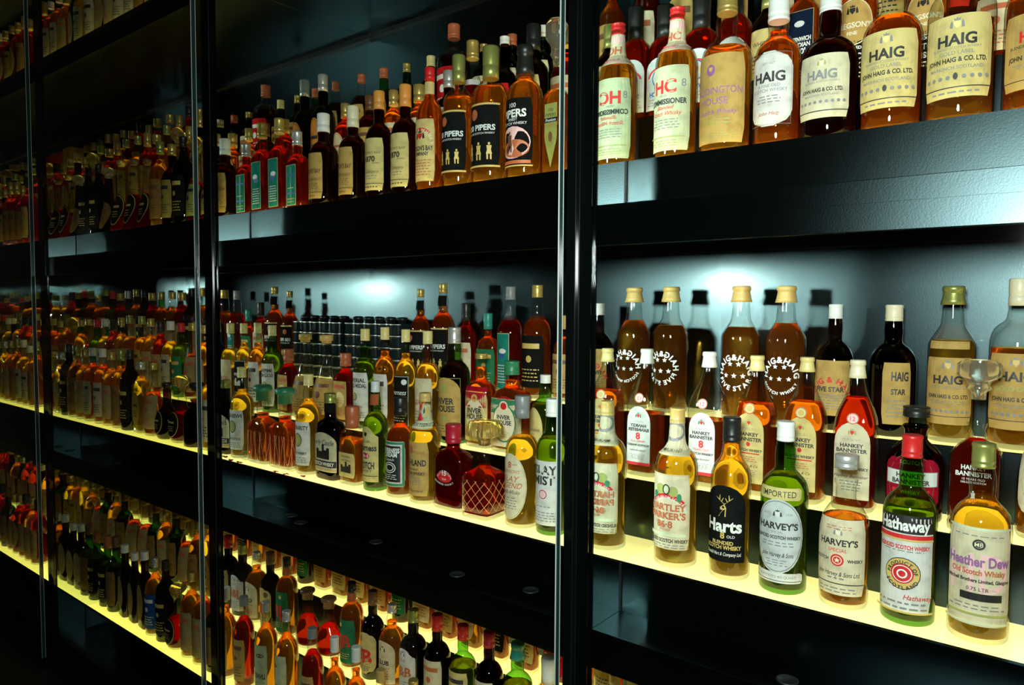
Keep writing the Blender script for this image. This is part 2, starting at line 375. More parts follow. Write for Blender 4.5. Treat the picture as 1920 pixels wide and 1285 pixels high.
class Label:
    """one label: flat drawing in metres (s across, z up) wrapped onto the bottle wall"""
    def __init__(self, shape, R, H, phi=0):
        e, a = SECT[shape]; self.prof = [(z*H, r*R) for z, r in PROF[shape]]; self.R = R; self.e, self.a, self.phi = e, a, phi
        th = np.linspace(-math.pi, math.pi, 721)
        self.th = th
        self.vs, self.fs, self.fm, self.mats, self.mi = [], [], [], [], {}
    def wrap(self, s, z, off):
        rr = float(np.interp(z, [p[0] for p in self.prof], [p[1] for p in self.prof]))
        k = min(1, max(0, (rr/self.R-.42)/.4))
        if not hasattr(self, 'tab'): self.tab = {}
        kk = (round(k, 2))
        if kk not in self.tab:
            q = np.array([sect_r(t, self.e, self.a, k) for t in self.th])
            x, y = q*np.sin(self.th), -q*np.cos(self.th)
            L = np.concatenate([[0], np.cumsum(np.hypot(np.diff(x), np.diff(y)))]); L -= np.interp(0, self.th, L)
            self.tab[kk] = (L, x, y)
        L, x, y = self.tab[kk]
        u = s/rr
        X, Y = np.interp(u, L, x)*rr, np.interp(u, L, y)*rr
        d = math.hypot(X, Y) or 1
        X, Y = X*(d+off)/d, Y*(d+off)/d
        c, sn = math.cos(self.phi), math.sin(self.phi)
        return (X*c-Y*sn, X*sn+Y*c, z)
    def mat(self, mt):
        if mt.name not in self.mi: self.mi[mt.name] = len(self.mats); self.mats.append(mt)
        return self.mi[mt.name]
    def poly(self, pts, faces, mt, off):
        b = len(self.vs); i = self.mat(mt)
        self.vs += [self.wrap(s, z, off) for s, z in pts]
        self.fs += [tuple(b+k for k in f) for f in faces]; self.fm += [i]*len(faces)
    def grid(self, fn, nu, nv, mt, off):
        pts = [fn(-1+2*i/nu, -1+2*j/nv) for j in range(nv+1) for i in range(nu+1)]
        fs = [(j*(nu+1)+i, j*(nu+1)+i+1, (j+1)*(nu+1)+i+1, (j+1)*(nu+1)+i) for j in range(nv) for i in range(nu)]
        self.poly(pts, fs, mt, off)
    def rect(self, s0, s1, z0, z1, mt, off):
        nu = max(1, int(abs(s1-s0)/.006)); nv = max(1, int((z1-z0)/.03))
        self.grid(lambda u, v: (s0+(s1-s0)*(u+1)/2, z0+(z1-z0)*(v+1)/2), nu, nv, mt, off)
    def ellipse(self, s, z, a, b, mt, off, n=20):
        self.poly([(s, z)]+[(s+a*math.cos(t*math.tau/n), z+b*math.sin(t*math.tau/n)) for t in range(n)], [(0, 1+i, 1+(i+1) % n) for i in range(n)], mt, off)
    def ring(self, s, z, a, b, w, mt, off, n=28, t0=0, t1=math.tau):
        pts = []
        for i in range(n+1):
            t = t0+(t1-t0)*i/n; pts += [(s+a*math.cos(t), z+b*math.sin(t)), (s+(a-w)*math.cos(t), z+(b-w)*math.sin(t))]
        self.poly(pts, [(2*i, 2*i+1, 2*i+3, 2*i+2)[::-1] for i in range(n)], mt, off)
    def text(self, t, s, z, h, mt, off, maxw=None, bold=False, ital=False):
        v, f, w = text_mesh(t, bold, ital)
        sx = h
        if maxw and w*h > maxw: sx = maxw/w
        self.poly([(s+p[0]*sx, z+p[1]*h) for p in v], f, mt, off)
    def arc(self, t, s, z, rad, h, mt, off, up=True, bold=False, spread=1.0):
        ws = [max(text_mesh(ch, bold)[2], .35)+.22 if ch != ' ' else .5 for ch in t]
        tot = sum(ws)*h*spread; a = -tot/rad/2
        for ch, w in zip(t, ws):
            am = a+w*h*spread/rad/2; a += w*h*spread/rad
            if ch == ' ': continue
            v, f, _ = text_mesh(ch, bold)
            c, sn = math.cos(am), math.sin(am)
            pts = []
            for x, y in v:
                x, y = x*h, y*h
                if up: pts.append((s+(rad+y)*sn+x*c, z+(rad+y)*c-x*sn))
                else: pts.append((s+(rad-y)*sn+x*c, z-(rad-y)*c+x*sn))
            self.poly(pts, f, mt, off)
    def star(self, s, z, r, mt, off):
        pts = [(s, z)]+[(s+(r if i % 2 == 0 else r*.42)*math.sin(i*math.pi/5), z+(r if i % 2 == 0 else r*.42)*math.cos(i*math.pi/5)) for i in range(10)]
        self.poly(pts, [(0, 1+(i+1) % 10, 1+i) for i in range(10)], mt, off)
    def build(self, name, parent):
        if not self.vs: return None
        return obj(name, mesh(name, self.vs, self.fs, self.mats, self.fm), parent)

def outline(kind):
    def hw(v):       # half width at v in [-1,1]
        if kind == 'oval': return math.sqrt(max(0, 1-v*v))
        if kind == 'arch': return 1 if v < .45 else math.sqrt(max(0, 1-((v-.45)/.55)**2))
        if kind == 'hump': return 1 if v < .7 else .62*math.sqrt(max(0, 1-((v-.7)/.3)**2))
        if kind == 'shield': return 1 if v > -.1 else max(0, 1-(-.1-v)/.9)
        if kind == 'fancy': return 1 if abs(v) < .68 else .93*(1-((abs(v)-.68)/.32)**2.2*.75)
        return 1-(0 if abs(v) < .93 else .10*((abs(v)-.93)/.07)**2)
    return hw
def draw_label(L, d, R, H):
    """d: shape, colour, z0, z1 (fractions of H), width in radii, list of marks"""
    kind, col, f0, f1, wr, marks = d
    z0, z1 = f0*H, f1*H; hh = (z1-z0)/2; zc = (z0+z1)/2; hw = wr*R
    o = .0005
    fn = outline(kind)
    if col:
        nv = 14 if kind in ('oval', 'arch', 'hump', 'shield', 'fancy') else 6
        vv = lambda v: math.sin(v*math.pi/2) if kind in ('oval', 'arch', 'hump') else v
        L.grid(lambda u, v: (u*hw*fn(vv(v)), zc+vv(v)*hh), 14, nv, paper(col, PAL[col]), o)
    k = 0
    for mk in marks:
        t = mk[0]; k += 1; of = o+.00022*k
        if t == 't' or t == 'T' or t == 'i':
            _, s, v, h, c = mk[:5]; dx = mk[5] if len(mk) > 5 else 0; mw = mk[6] if len(mk) > 6 else 1.82
            L.text(s, dx*hw, z0+v*2*hh, h*2*hh, flat(c), of, mw*hw, bold=(t == 'T'), ital=(t == 'i'))
        elif t == 'b':
            _, v, h, c = mk[:4]; w = mk[4] if len(mk) > 4 else .98; dx = mk[5] if len(mk) > 5 else 0
            L.rect((dx-w)*hw, (dx+w)*hw, z0+(v-h/2)*2*hh, z0+(v+h/2)*2*hh, flat(c), of)
        elif t == 'o':
            _, u, v, rw, rh, c = mk; L.ellipse(u*hw, z0+v*2*hh, rw*hw, rh*hw, flat(c), of)
        elif t == 'r':
            _, u, v, rw, rh, w, c = mk; L.ring(u*hw, z0+v*2*hh, rw*hw, rh*hw, w*hw, flat(c), of)
        elif t == 'ov':         # line following an oval label's edge
            _, ins, w, c = mk; L.ring(0, zc, hw*(1-ins), hh*(1-ins), w*hw, flat(c), of, 32)
        elif t == 's':
            _, u, v, r, c = mk; L.star(u*hw, z0+v*2*hh, r*hw, flat(c), of)
        elif t == 'a':
            _, s, v, rad, h, c, up = mk[:7]; L.arc(s, 0, z0+v*2*hh, rad*hw, h*2*hh, flat(c), of, up, len(mk) > 7)
        elif t == 'A':
            _, v, rad, w, c, ang = mk; L.ring(0, z0+v*2*hh, rad*hw, rad*hw, w*hw, flat(c), of, 24, math.pi/2-ang, math.pi/2+ang)
        elif t == 'p':
            _, v0, v1, nl, c = mk[:5]; w = mk[5] if len(mk) > 5 else .8
            rr = random.Random(int(v0*1000)+nl)
            for j in range(nl):
                v = v1-(v1-v0)*(j+.5)/nl; s = -w*rr.uniform(.75, 1); e_ = -s
                hgt = (v1-v0)/nl*.32*2*hh
                while s < e_:
                    q = rr.uniform(.10, .26)
                    L.poly([(s*hw, z0+v*2*hh-hgt/2), (min(s+q, e_)*hw, z0+v*2*hh-hgt/2), (min(s+q, e_)*hw, z0+v*2*hh+hgt/2), (s*hw, z0+v*2*hh+hgt/2)], [(0, 1, 2, 3)], flat(c), of)
                    s += q+.07
        elif t == 'f':          # frame
            _, ins, w, c = mk
            a = hw*(1-ins); b0, b1 = z0+ins*hw, z1-ins*hw; w = w*hw
            for q in ((-a, a, b0, b0+w), (-a, a, b1-w, b1), (-a, -a+w, b0, b1), (a-w, a, b0, b1)): L.rect(*q, flat(c), of)
        elif t == 'crest':      # coat of arms: shield, two supporters, crown
            _, u, v, r, c, c2 = mk; s, z, r = u*hw, z0+v*2*hh, r*hw; m1, m2 = flat(c), flat(c2)
            L.poly([(s-.5*r, z+.5*r), (s+.5*r, z+.5*r), (s+.5*r, z-.1*r), (s, z-.7*r), (s-.5*r, z-.1*r)], [(4, 3, 2, 1, 0)[::1]], m1, of)
            for sg in (-1, 1):
                L.poly([(s+sg*.6*r, z-.6*r), (s+sg*1.05*r, z-.5*r), (s+sg*.95*r, z+.2*r), (s+sg*.75*r, z+.7*r), (s+sg*.58*r, z+.2*r)], [(0, 1, 2, 3, 4)], m2, of)
            L.poly([(s-.4*r, z+.6*r), (s+.4*r, z+.6*r), (s+.5*r, z+1.05*r), (s+.2*r, z+.8*r), (s, z+1.15*r), (s-.2*r, z+.8*r), (s-.5*r, z+1.05*r)], [(0, 1, 3), (0, 3, 5), (3, 4, 5), (1, 2, 3), (0, 5, 6)], m2, of)
        elif t == 'stag':
            _, u, v, r, c = mk; s, z, r = u*hw, z0+v*2*hh, r*hw; m1 = flat(c)
            L.poly([(s-.45*r, z-r), (s+.3*r, z-r), (s+.35*r, z-.1*r), (s+.15*r, z+.3*r), (s-.3*r, z-.05*r), (s-.28*r, z-.3*r), (s, z-.3*r)], [(0, 1, 2, 6), (2, 3, 4, 6), (4, 5, 6)], m1, of)
            for sg in (-1, 1):
                pts = [(.15*r, .3*r), (.15*r+sg*.5*r, .7*r), (.15*r+sg*.45*r, 1.25*r)]
                for (xa, ya), (xb, yb) in list(zip(pts, pts[1:]))+[((.15*r+sg*.5*r, .7*r), (.15*r+sg*.85*r, 1.0*r)), ((.15*r+sg*.3*r, .55*r), (.15*r+sg*.1*r, .95*r))]:
                    L.poly([(s+xa-.05*r, z+ya), (s+xa+.05*r, z+ya), (s+xb+.03*r, z+yb), (s+xb-.03*r, z+yb)], [(0, 1, 2, 3)], m1, of)
        elif t == 'X':          # cut-glass lattice: glints along the cuts painted as bright lines
            _, c, step, lean, hwid = mk; m1 = flat(c); per = 3.9*R; w = hwid*R
            for sg in ((-1, 1) if lean else (1,)):
                s = -per
                while s < per:
                    n_ = 10
                    for q in range(n_):
                        za, zb2 = z0+(z1-z0)*q/n_, z0+(z1-z0)*(q+1)/n_
                        sa, sb = s+sg*lean*(za-z0), s+sg*lean*(zb2-z0)
                        L.poly([(sa-w, za), (sa+w, za), (sb+w, zb2), (sb-w, zb2)], [(0, 1, 2, 3)], m1, of)
                    s += step*R
        elif t == 'man':        # standing kilted figure
            _, u, v, r, c = mk; s, z, r = u*hw, z0+v*2*hh, r*hw; m1 = flat(c)
            L.ellipse(s, z+.85*r, .14*r, .18*r, m1, of, 8)
            L.poly([(s-.3*r, z+.65*r), (s+.3*r, z+.65*r), (s+.22*r, z+.1*r), (s+.36*r, z-.35*r), (s-.36*r, z-.35*r), (s-.22*r, z+.1*r)], [(5, 2, 1, 0), (4, 3, 2, 5)], m1, of)
            for sg in (-1, 1): L.poly([(s+sg*.2*r-.08*r, z-r), (s+sg*.2*r+.1*r, z-r), (s+sg*.2*r+.1*r, z-.35*r), (s+sg*.2*r-.1*r, z-.35*r)], [(0, 1, 2, 3)], m1, of)
        elif t == 'castle':
            _, u, v, r, c = mk; s, z, r = u*hw, z0+v*2*hh, r*hw; m1 = flat(c)
            for a, b, hgt in ((-1, -.6, .5), (-.6, -.1, .25), (-.1, .25, .95), (.25, .6, .4), (.6, 1, .65)):
                L.poly([(s+a*r, z-.5*r), (s+b*r, z-.5*r), (s+b*r, z+hgt*r), (s+a*r, z+hgt*r)], [(0, 1, 2, 3)], m1, of)

D = {
 # nearest bay
 'hartley': ('rect', 'cream', .12, .60, 1.12, [('f', .03, .02, 'ochre'), ('A', .42, 1.02, .17, 'red', .85), ('a', 'IMPORTED FROM SCOTLAND', .42, .87, .035, 'white', True),
    ('o', -.28, .80, .22, .22, 'olive'), ('o', .28, .78, .20, .22, 'olive'), ('r', 0, .80, .16, .22, .05, 'ink'), ('o', 0, .8, .1, .14, 'paleg'), ('o', -.5, .72, .12, .15, 'green'), ('o', .52, .70, .10, .18, 'green'),
    ('T', 'HARTLEY', .565, .085, 'rust'), ('T', "PARKER'S", .455, .085, 'rust'), ('T', '86·8', .34, .085, 'rust', -.05, .8), ('t', 'PROOF', .27, .03, 'rust', 0), ('b', .20, .045, 'paleg', .8), ('T', 'BLENDED SCOTCH WHISKY', .125, .045, 'ink', 0, 1.8), ('p', .02, .085, 2, 'grey')]),
 'hartley_neck': ('rect', 'cream', .715, .93, 1.15, [('t', '86·8', .45, .12, 'rust', 0, .9), ('t', 'IMPORTED', .15, .09, 'ink', 0, 1.3), ('r', 0, .68, .5, .4, .12, 'grey'), ('b', .95, .05, 'ochre')]),
 'harts': ('arch', 'black', .12, .60, 1.15, [('stag', 0, .72, .42, 'gold'), ('T', 'Harts', .475, .155, 'white', 0, 1.75), ('T', '8', .35, .08, 'gold', 0), ('t', 'OLD', .34, .035, 'white', .35), ('T', 'BLENDED', .255, .045, 'gold', 0, 1.0), ('T', 'SCOTCH WHISKY', .195, .05, 'gold', 0, 1.6), ('i', 'Donald Hart & Company Ltd.', .11, .045, 'white', 0, 1.6)]),
 'harveys_oval': ('oval', 'greyw', .13, .57, 1.12, [('ov', .05, .02, 'ink'), ('t', 'ESTD', .80, .03, 'grey', -.4), ('t', '1770', .80, .03, 'grey', .42), ('crest', 0, .80, .16, 'greyw', 'ink'), ('T', "HARVEY'S", .64, .085, 'ink', 0, 1.6), ('t', 'SPECIAL', .56, .03, 'grey'), ('T', 'BLENDED SCOTCH WHISKY', .49, .042, 'ink', 0, 1.75), ('p', .36, .44, 2, 'grey', .6), ('i', 'John Harvey & Sons', .26, .06, 'ink', 0, 1.2), ('p', .10, .2, 3, 'grey', .4)]),
 'imported_band': ('rect', 'yellow', .565, .635, 1.0, [('t', 'IMPORTED', .5, .5, 'ink', 0, 1.5)]),
 'harveys_foot': ('rect', 'white', .075, .135, 1.15, [('t', 'CONTENTS 4/5 QUART', .6, .25, 'grey'), ('b', .2, .06, 'ink')]),
 'harveys_special': ('rect', 'cream', .10, .60, 1.15, [('p', .86, .92, 2, 'rust', .5), ('crest', 0, .83, .15, 'cream', 'grey'), ('T', "HARVEY'S", .70, .08, 'ink', 0, 1.55), ('t', 'SPECIAL', .60, .045, 'red', 0, .9), ('T', 'SCOTCH', .47, .04, 'ink', -.58, .55), ('T', 'WHISKY', .47, .04, 'ink', .60, .55), ('o', 0, .47, .22, .22, 'red'), ('r', 0, .47, .16, .16, .03, 'cream'), ('s', 0, .47, .11, 'cream'), ('i', 'John Harvey & Sons Ltd.', .29, .06, 'ink', 0, 1.5), ('p', .2, .26, 1, 'grey', .4), ('b', .16, .012, 'ink', .9), ('p', .03, .12, 2, 'grey')]),
 'hathaway': ('rect', 'white', .08, .585, 1.15, [('b', .93, .19, 'black', 1.0), ('T', 'Hathaway', .925, .115, 'white', 0, 1.7), ('b', .80, .045, 'red', 1.0), ('b', .765, .02, 'gold', 1.0), ('T', 'BLENDED SCOTCH WHISKY', .69, .042, 'red', 0, 1.7), ('p', .635, .665, 1, 'grey'), ('o', 0, .41, .56, .56, 'ink'), ('o', 0, .41, .53, .53, 'gold'), ('o', 0, .41, .35, .35, 'red'), ('r', 0, .41, .30, .30, .03, 'white'), ('r', 0, .41, .16, .16, .05, 'white'),
    ('a', 'PRODUCT OF', .41, .40, .036, 'ink', True, 1), ('a', 'SCOTLAND', .41, .49, .036, 'ink', False, 1), ('i', 'Hathaway', .17, .05, 'red', .5, .9), ('p', .02, .13, 2, 'grey'), ('b', .005, .02, 'gold', 1.0)]),
 'heather': ('rect', 'cream', .10, .60, 1.18, [('b', .985, .02, 'paleg', 1), ('p', .90, .93, 1, 'grey'), ('r', 0, .83, .17, .17, .06, 'ink'), ('o', 0, .83, .10, .10, 'ink'), ('t', 'MB', .83, .04, 'cream', 0), ('t', 'HD', .54, .40, 'pink', 0, 1.6), ('T', 'Heather Dew', .66, .10, 'purple', 0, 1.75), ('T', 'Old Scotch Whisky', .55, .055, 'rust', 0, 1.5), ('T', 'Mitchell Brothers Limited, Glasgow', .465, .035, 'ink', 0, 1.75), ('t', '0.75 LTR', .38, .035, 'ink', 0), ('b', .30, .075, 'black', .55, .1), ('p', .16, .23, 2, 'grey'), ('b', .12, .022, 'olive', .85), ('b', .03, .018, 'paleg', 1.0)]),
 'hankey8': ('arch', 'white', .09, .56, .74, [('crest', 0, .84, .24, 'red', 'green'), ('p', .72, .76, 2, 'grey', .5), ('T', 'HANKEY', .675, .052, 'ink', 0, 1.35), ('T', 'BANNISTER', .605, .052, 'ink', 0, 1.75), ('T', '8', .50, .11, 'red', 0), ('t', 'YEARS OLD', .41, .035, 'red'), ('T', 'SCOTCH WHISKY', .345, .035, 'ink'), ('i', 'Hankey Bannister', .26, .035, 'ink', 0, 1.3), ('p', .10, .2, 4, 'grey', .6), ('b', .03, .05, 'red', 1.0)]),
 'hankeyY': ('arch', 'yellow', .09, .60, .80, [('crest', 0, .86, .22, 'red', 'olive'), ('p', .75, .79, 2, 'grey', .5), ('T', 'HANKEY', .695, .050, 'ink', 0, 1.35), ('T', 'BANNISTER', .625, .050, 'ink', 0, 1.75), ('o', 0, .555, .13, .15, 'red'), ('T', 'SCOTCH WHISKY', .47, .035, 'ink'), ('b', .425, .015, 'red', .75), ('p', .3, .39, 3, 'rust', .6), ('i', 'Hankey & Co', .25, .035, 'ink'), ('p', .1, .2, 4, 'grey', .6)]),
 'hankey12': ('arch', 'cream', .09, .60, .84, [('crest', 0, .87, .22, 'red', 'olive'), ('p', .76, .79, 2, 'grey', .5), ('T', 'HANKEY', .70, .048, 'ink', 0, 1.35), ('T', 'BANNISTER', .635, .048, 'ink', 0, 1.7), ('T', 'SCOTCH WHISKY', .40, .035, 'ink'), ('i', 'Hankey Bannister', .3, .04, 'ink'), ('p', .1, .25, 4, 'grey', .6)]),
 'hankey_red': ('fancy', 'crimson', .10, .60, 1.05, [('o', 0, .5, .8, 1.1, 'brown'), ('T', 'SCOTCH', .88, .06, 'white', 0, .9), ('b', .60, .26, 'grey', .93), ('b', .60, .24, 'greyw', .88), ('T', 'HANKEY', .65, .08, 'ink', 0, 1.3), ('T', 'BANNISTER', .54, .08, 'ink', 0, 1.6), ('b', .36, .10, 'red', .6), ('t', 'WHISKY', .36, .055, 'white', 0, .9), ('p', .1, .25, 3, 'white', .5)]),
 'hankey15': ('rect', None, .12, .50, .80, [('T', 'HANKEY', .93, .085, 'greyw', 0, 1.2), ('T', 'BANNISTER', .81, .085, 'greyw', 0, 1.7), ('t', '15 YEARS OLD', .71, .04, 'white'), ('t', 'DELUXE SCOTCH', .65, .035, 'white'), ('man', 0, .38, .34, 'white'), ('p', .05, .16, 3, 'white', .5)]),
 'haighaig': ('rect', None, .14, .60, 1.0, [('a', 'HAIG&HAIG', .47, .84, .092, 'white', True, 1), ('s', -.22, .62, .15, 'white'), ('s', .22, .62, .15, 'white'), ('s', -.44, .43, .15, 'white'), ('s', 0, .43, .15, 'white'), ('s', .44, .43, .15, 'white'), ('a', 'FIVE STAR', .47, .80, .075, 'white', False, 1)]),
 'haighaig2': ('rect', None, .14, .60, 1.0, [('a', 'HAIG&HAIG', .47, .84, .092, 'white', True, 1), ('s', -.22, .62, .14, 'greyw'), ('s', .22, .62, .14, 'greyw'), ('s', -.44, .43, .14, 'greyw'), ('s', 0, .43, .14, 'greyw'), ('s', .44, .43, .14, 'greyw'), ('a', 'SCOTCH WHISKY', .47, .86, .045, 'white', False, 1)]),
 'haig5amber': ('rect', 'ochre', .12, .56, 1.15, [('a', 'HAIG & HAIG', .30, .95, .10, 'red', True, 1), ('s', -.55, .60, .08, 'red'), ('s', -.3, .60, .08, 'red'), ('s', .3, .60, .08, 'red'), ('s', .55, .60, .08, 'red'), ('T', 'FIVE STAR', .48, .085, 'ink', 0, 1.3), ('p', .1, .4, 6, 'grey')]),
 'haigtorn': ('rect', 'ochre', .10, .57, .62, [('T', 'HAIG', .78, .14, 'ink', .2, 1.2), ('T', 'STAR', .53, .09, 'ink', .1, 1.0), ('p', .1, .42, 5, 'grey', .7)]),
 'haigbig': ('rect', 'ochre', .12, .55, 1.12, [('crest', 0, .88, .22, 'ochre', 'grey'), ('T', 'HAIG', .67, .12, 'ink', 0, 1.45), ('p', .53, .58, 2, 'grey', .75), ('T', 'JOHN HAIG & CO. LTD.', .42, .055, 'ink', 0, 1.6), ('p', .3, .36, 2, 'grey', .7), ('b', .12, .01, 'ink', .95)]+[('o', -.72+.18*i, .2, .06, .06, 'grey') for i in range(9)]),
 'haiggold': ('rect', 'ochre', .12, .57, 1.12, [('crest', 0, .88, .2, 'ochre', 'grey'), ('T', 'HAIG', .70, .12, 'ink', 0, 1.3), ('T', 'GOLD LABEL', .54, .065, 'olive', 0, 1.4), ('T', 'JOHN HAIG & CO. LTD.', .40, .055, 'ink', 0, 1.6), ('p', .28, .34, 2, 'grey', .7), ('b', .12, .01, 'ink', .95)]+[('o', -.72+.18*i, .2, .06, .06, 'grey') for i in range(9)]),
 'haigU': ('rect', 'yellow', .13, .57, 1.12, [('crest', 0, .88, .18, 'yellow', 'grey'), ('T', 'HAIG', .70, .13, 'ink', 0, 1.3), ('t', 'BLENDED SCOTCH WHISKY', .60, .03, 'grey', 0, 1.5), ('t', 'GOLD LABEL', .54, .045, 'grey', 0, 1.0), ('T', 'JOHN HAIG & CO. LTD.', .455, .055, 'ink', 0, 1.6), ('t', 'MARKINCH SCOTLAND', .36, .04, 'grey', 0, 1.4), ('b', .12, .012, 'ink', .95), ('p', .03, .09, 1, 'grey'), ('o', 0, .25, .06, .1, 'ink')]+[('o', -.75+.19*i, .24, .055, .055, 'grey') for i in range(9) if i != 4]),
 'haigUred': ('rect', 'ochre', .13, .55, 1.12, [('crest', 0, .88, .2, 'ochre', 'grey'), ('T', 'HAIG', .70, .14, 'red', 0, 1.4), ('t', 'BLENDED SCOTCH WHISKY', .57, .04, 'ink', 0, 1.5), ('T', 'JOHN HAIG & CO. LTD.', .42, .06, 'ink', 0, 1.6), ('p', .28, .34, 2, 'grey', .7), ('b', .12, .01, 'ink', .95)]),
 'haigdark': ('rect', 'cream', .14, .56, 1.0, [('crest', 0, .86, .15, 'cream', 'olive'), ('T', 'HAIG', .68, .14, 'grey', 0, 1.15), ('t', 'BLENDED SCOTCH WHISKY', .57, .03, 'grey', 0, 1.4), ('T', 'JOHN HAIG & CO. LTD.', .44, .06, 'ink', 0, 1.5), ('t', 'MARKINCH SCOTLAND', .36, .035, 'grey', 0, 1.3), ('b', .11, .015, 'ink', .95)]+[('o', -.75+.19*i, .25, .055, .055, 'grey') for i in range(9)]),
 'haigwhite': ('fancy', 'white', .13, .60, 1.05, [('f', .06, .015, 'grey'), ('t', 'EST 1627', .84, .03, 'grey'), ('T', 'HAIG', .66, .13, 'ink', 0, 1.6), ('t', 'A FINE OLD', .54, .04, 'grey'), ('t', 'SCOTCH WHISKY', .48, .045, 'grey', 0, 1.5), ('p', .3, .42, 3, 'grey', .5), ('i', 'John Haig', .17, .05, 'rust', 0, .9)]),
 'hc': ('rect', 'paleg', .06, .60, 1.18, [('f', .06, .012, 'olive'), ('T', 'HC', .76, .15, 'red', -.05, 1.0), ('t', '8', .79, .09, 'grey', -.72), ('t', '8', .79, .09, 'grey', .72), ('t', 'HIGH', .65, .03, 'grey', -.1), ('T', 'COMMISSIONER', .58, .06, 'ink', 0, 1.7), ('i', 'Blended', .51, .045, 'red', 0, .9), ('i', 'Scotch Whisky', .44, .05, 'red', 0, 1.3), ('p', .25, .38, 4, 'grey', .6), ('b', .16, .012, 'olive', .8), ('p', .04, .13, 3, 'olive', .6)]),
 'hc_neck': ('rect', 'cream', .70, .93, 1.2, [('b', .80, .20, 'pink', .7), ('T', 'HC', .48, .22, 'rust', 0, 1.1), ('b', .14, .18, 'pink', .8), ('t', 'BLENDED', .14, .08, 'red', 0, 1.1), ('b', .98, .04, 'red')]),
 'addington': ('rect', 'ochre', .06, .60, 1.12, [('o', -.25, .82, .17, .20, 'purple'), ('crest', -.25, .83, .14, 'ochre', 'purple'), ('t', 'ADDINGTON', .59, .075, 'purple', 0, 1.75), ('t', 'HOUSE', .47, .075, 'purple', -.15, 1.1), ('i', 'Scotch Whisky', .35, .055, 'purple', 0, 1.4), ('p', .2, .28, 2, 'olive', .5), ('p', .04, .12, 3, 'olive')]),
 'gregson': ('oval', 'ochre', .30, .66, 1.0, [('ov', .02, .05, 'cream'), ('ov', .12, .03, 'gold'), ('crest', 0, .74, .26, 'black', 'black'), ('T', "GREGSON'S", .44, .11, 'cream', 0, 1.75), ('T', 'FINE', .27, .07, 'cream', 0)]),
 'gregson_foot': ('rect', 'black', .02, .34, 1.05, [('T', 'BLENDED', .83, .07, 'white'), ('T', 'SCOTCH', .63, .14, 'greyw', 0, 1.3), ('T', 'WHISKY', .41, .14, 'greyw', 0, 1.3), ('p', .1, .28, 2, 'white', .6)]),
 'greenwich': ('rect', 'navy', .08, .66, .82, [('f', .04, .03, 'gold'), ('o', 0, .82, .35, .22, 'greyw'), ('T', 'GREENWICH', .62, .055, 'white', 0, 1.6), ('T', 'MERIDIAN', .545, .055, 'white', 0, 1.5), ('T', "000'", .46, .07, 'white', 0, .9), ('T', 'BLENDED', .18, .05, 'white', 0, 1.2), ('T', 'SCOTCH', .1, .05, 'white', 0, 1.2)]),
 'round_crest': ('arch', 'greyw', .10, .56, .95, [('A', .55, .85, .12, 'red', 1.3), ('r', 0, .6, .5, .6, .06, 'blue'), ('crest', 0, .62, .3, 'blue', 'gold'), ('T', 'SCOTCH', .3, .08, 'blue', 0, 1.3), ('p', .06, .22, 3, 'grey')]),
 'yellow_small': ('rect', 'yellow', .20, .60, 1.0, [('f', .05, .02, 'olive'), ('t', 'WHISKY', .7, .09, 'ink', 0, 1.3), ('p', .1, .5, 5, 'ink')]),
 'ornate': ('fancy', 'cream', .14, .60, 1.0, [('o', 0, .48, .82, 1.2, 'olive'), ('T', 'HANKEY', .9, .07, 'ink', 0, 1.3), ('b', .82, .05, 'red', .5), ('p', .25, .6, 5, 'brown', .5)]),
 # second bay, middle shelf
 'inverarity': ('rect', 'white', .10, .54, 1.08, [('T', 'INVERARITY', .86, .09, 'ink', 0, 1.75), ('o', 0, .58, .40, .50, 'ink'), ('o', 0, .58, .34, .44, 'olive'), ('stag', 0, .58, .22, 'gold'), ('T', 'SCOTCH WHISKY', .28, .055, 'ink', 0, 1.5), ('p', .05, .2, 3, 'grey')]),
 'castle': ('arch', 'cream', .10, .56, 1.1, [('i', 'Early Castle', .75, .13, 'ink', 0, 1.7), ('castle', 0, .45, .55, 'black'), ('b', .20, .16, 'black', .98), ('T', 'SCOTCH WHISKY', .20, .09, 'white', 0, 1.7), ('b', .05, .04, 'ochre')]),
 'flasklab': ('rect', 'yellow', .10, .42, .9, [('t', 'INVERNESS', .85, .08, 'ink', 0, 1.4), ('t', 'Scotch Whisky', .7, .07, 'ink', 0, 1.2), ('castle', 0, .35, .6, 'black')]),
 'inverness': ('hump', 'yellow', .09, .60, 1.12, [('o', 0, .86, .15, .15, 'black'), ('t', 'OLD LABEL', .73, .045, 'ink', 0, .9), ('T', 'Inverness', .62, .11, 'ink', 0, 1.75), ('o', 0, .47, .36, .22, 'crimson'), ('t', '86·8', .47, .06, 'white', 0, .6), ('T', 'SCOTCH', .30, .12, 'ink', 0, 1.4), ('t', 'WHISKY', .2, .05, 'ink'), ('b', .11, .012, 'ink', .95)]),
 'cream_label': ('rect', 'white', .12, .58, 1.1, [('f', .03, .16, 'green'), ('b', .5, .80, 'black', .70), ('T', 'INVERNESS', .80, .10, 'white', 0, 1.3), ('T', 'CREAM', .70, .09, 'white', 0, 1.0), ('t', 'Scotch', .6, .06, 'white', 0), ('r', 0, .42, .42, .34, .05, 'white'), ('r', 0, .42, .3, .22, .05, 'white'), ('p', .15, .28, 3, 'white', .5)]),
 'highland': ('rect', 'ochre', .08, .57, 1.08, [('o', -.2, .86, .22, .25, 'rust'), ('i', 'House', .82, .07, 'rust', .35, .8), ('T', 'HIGHLAND', .62, .11, 'ink', 0, 1.7), ('i', 'Blended', .5, .05, 'ink'), ('T', 'SCOTCH WHISKY', .42, .055, 'ink', 0, 1.6), ('p', .2, .36, 4, 'grey', .6), ('t', 'From Scotland', .1, .05, 'ink', 0, 1.3)]),
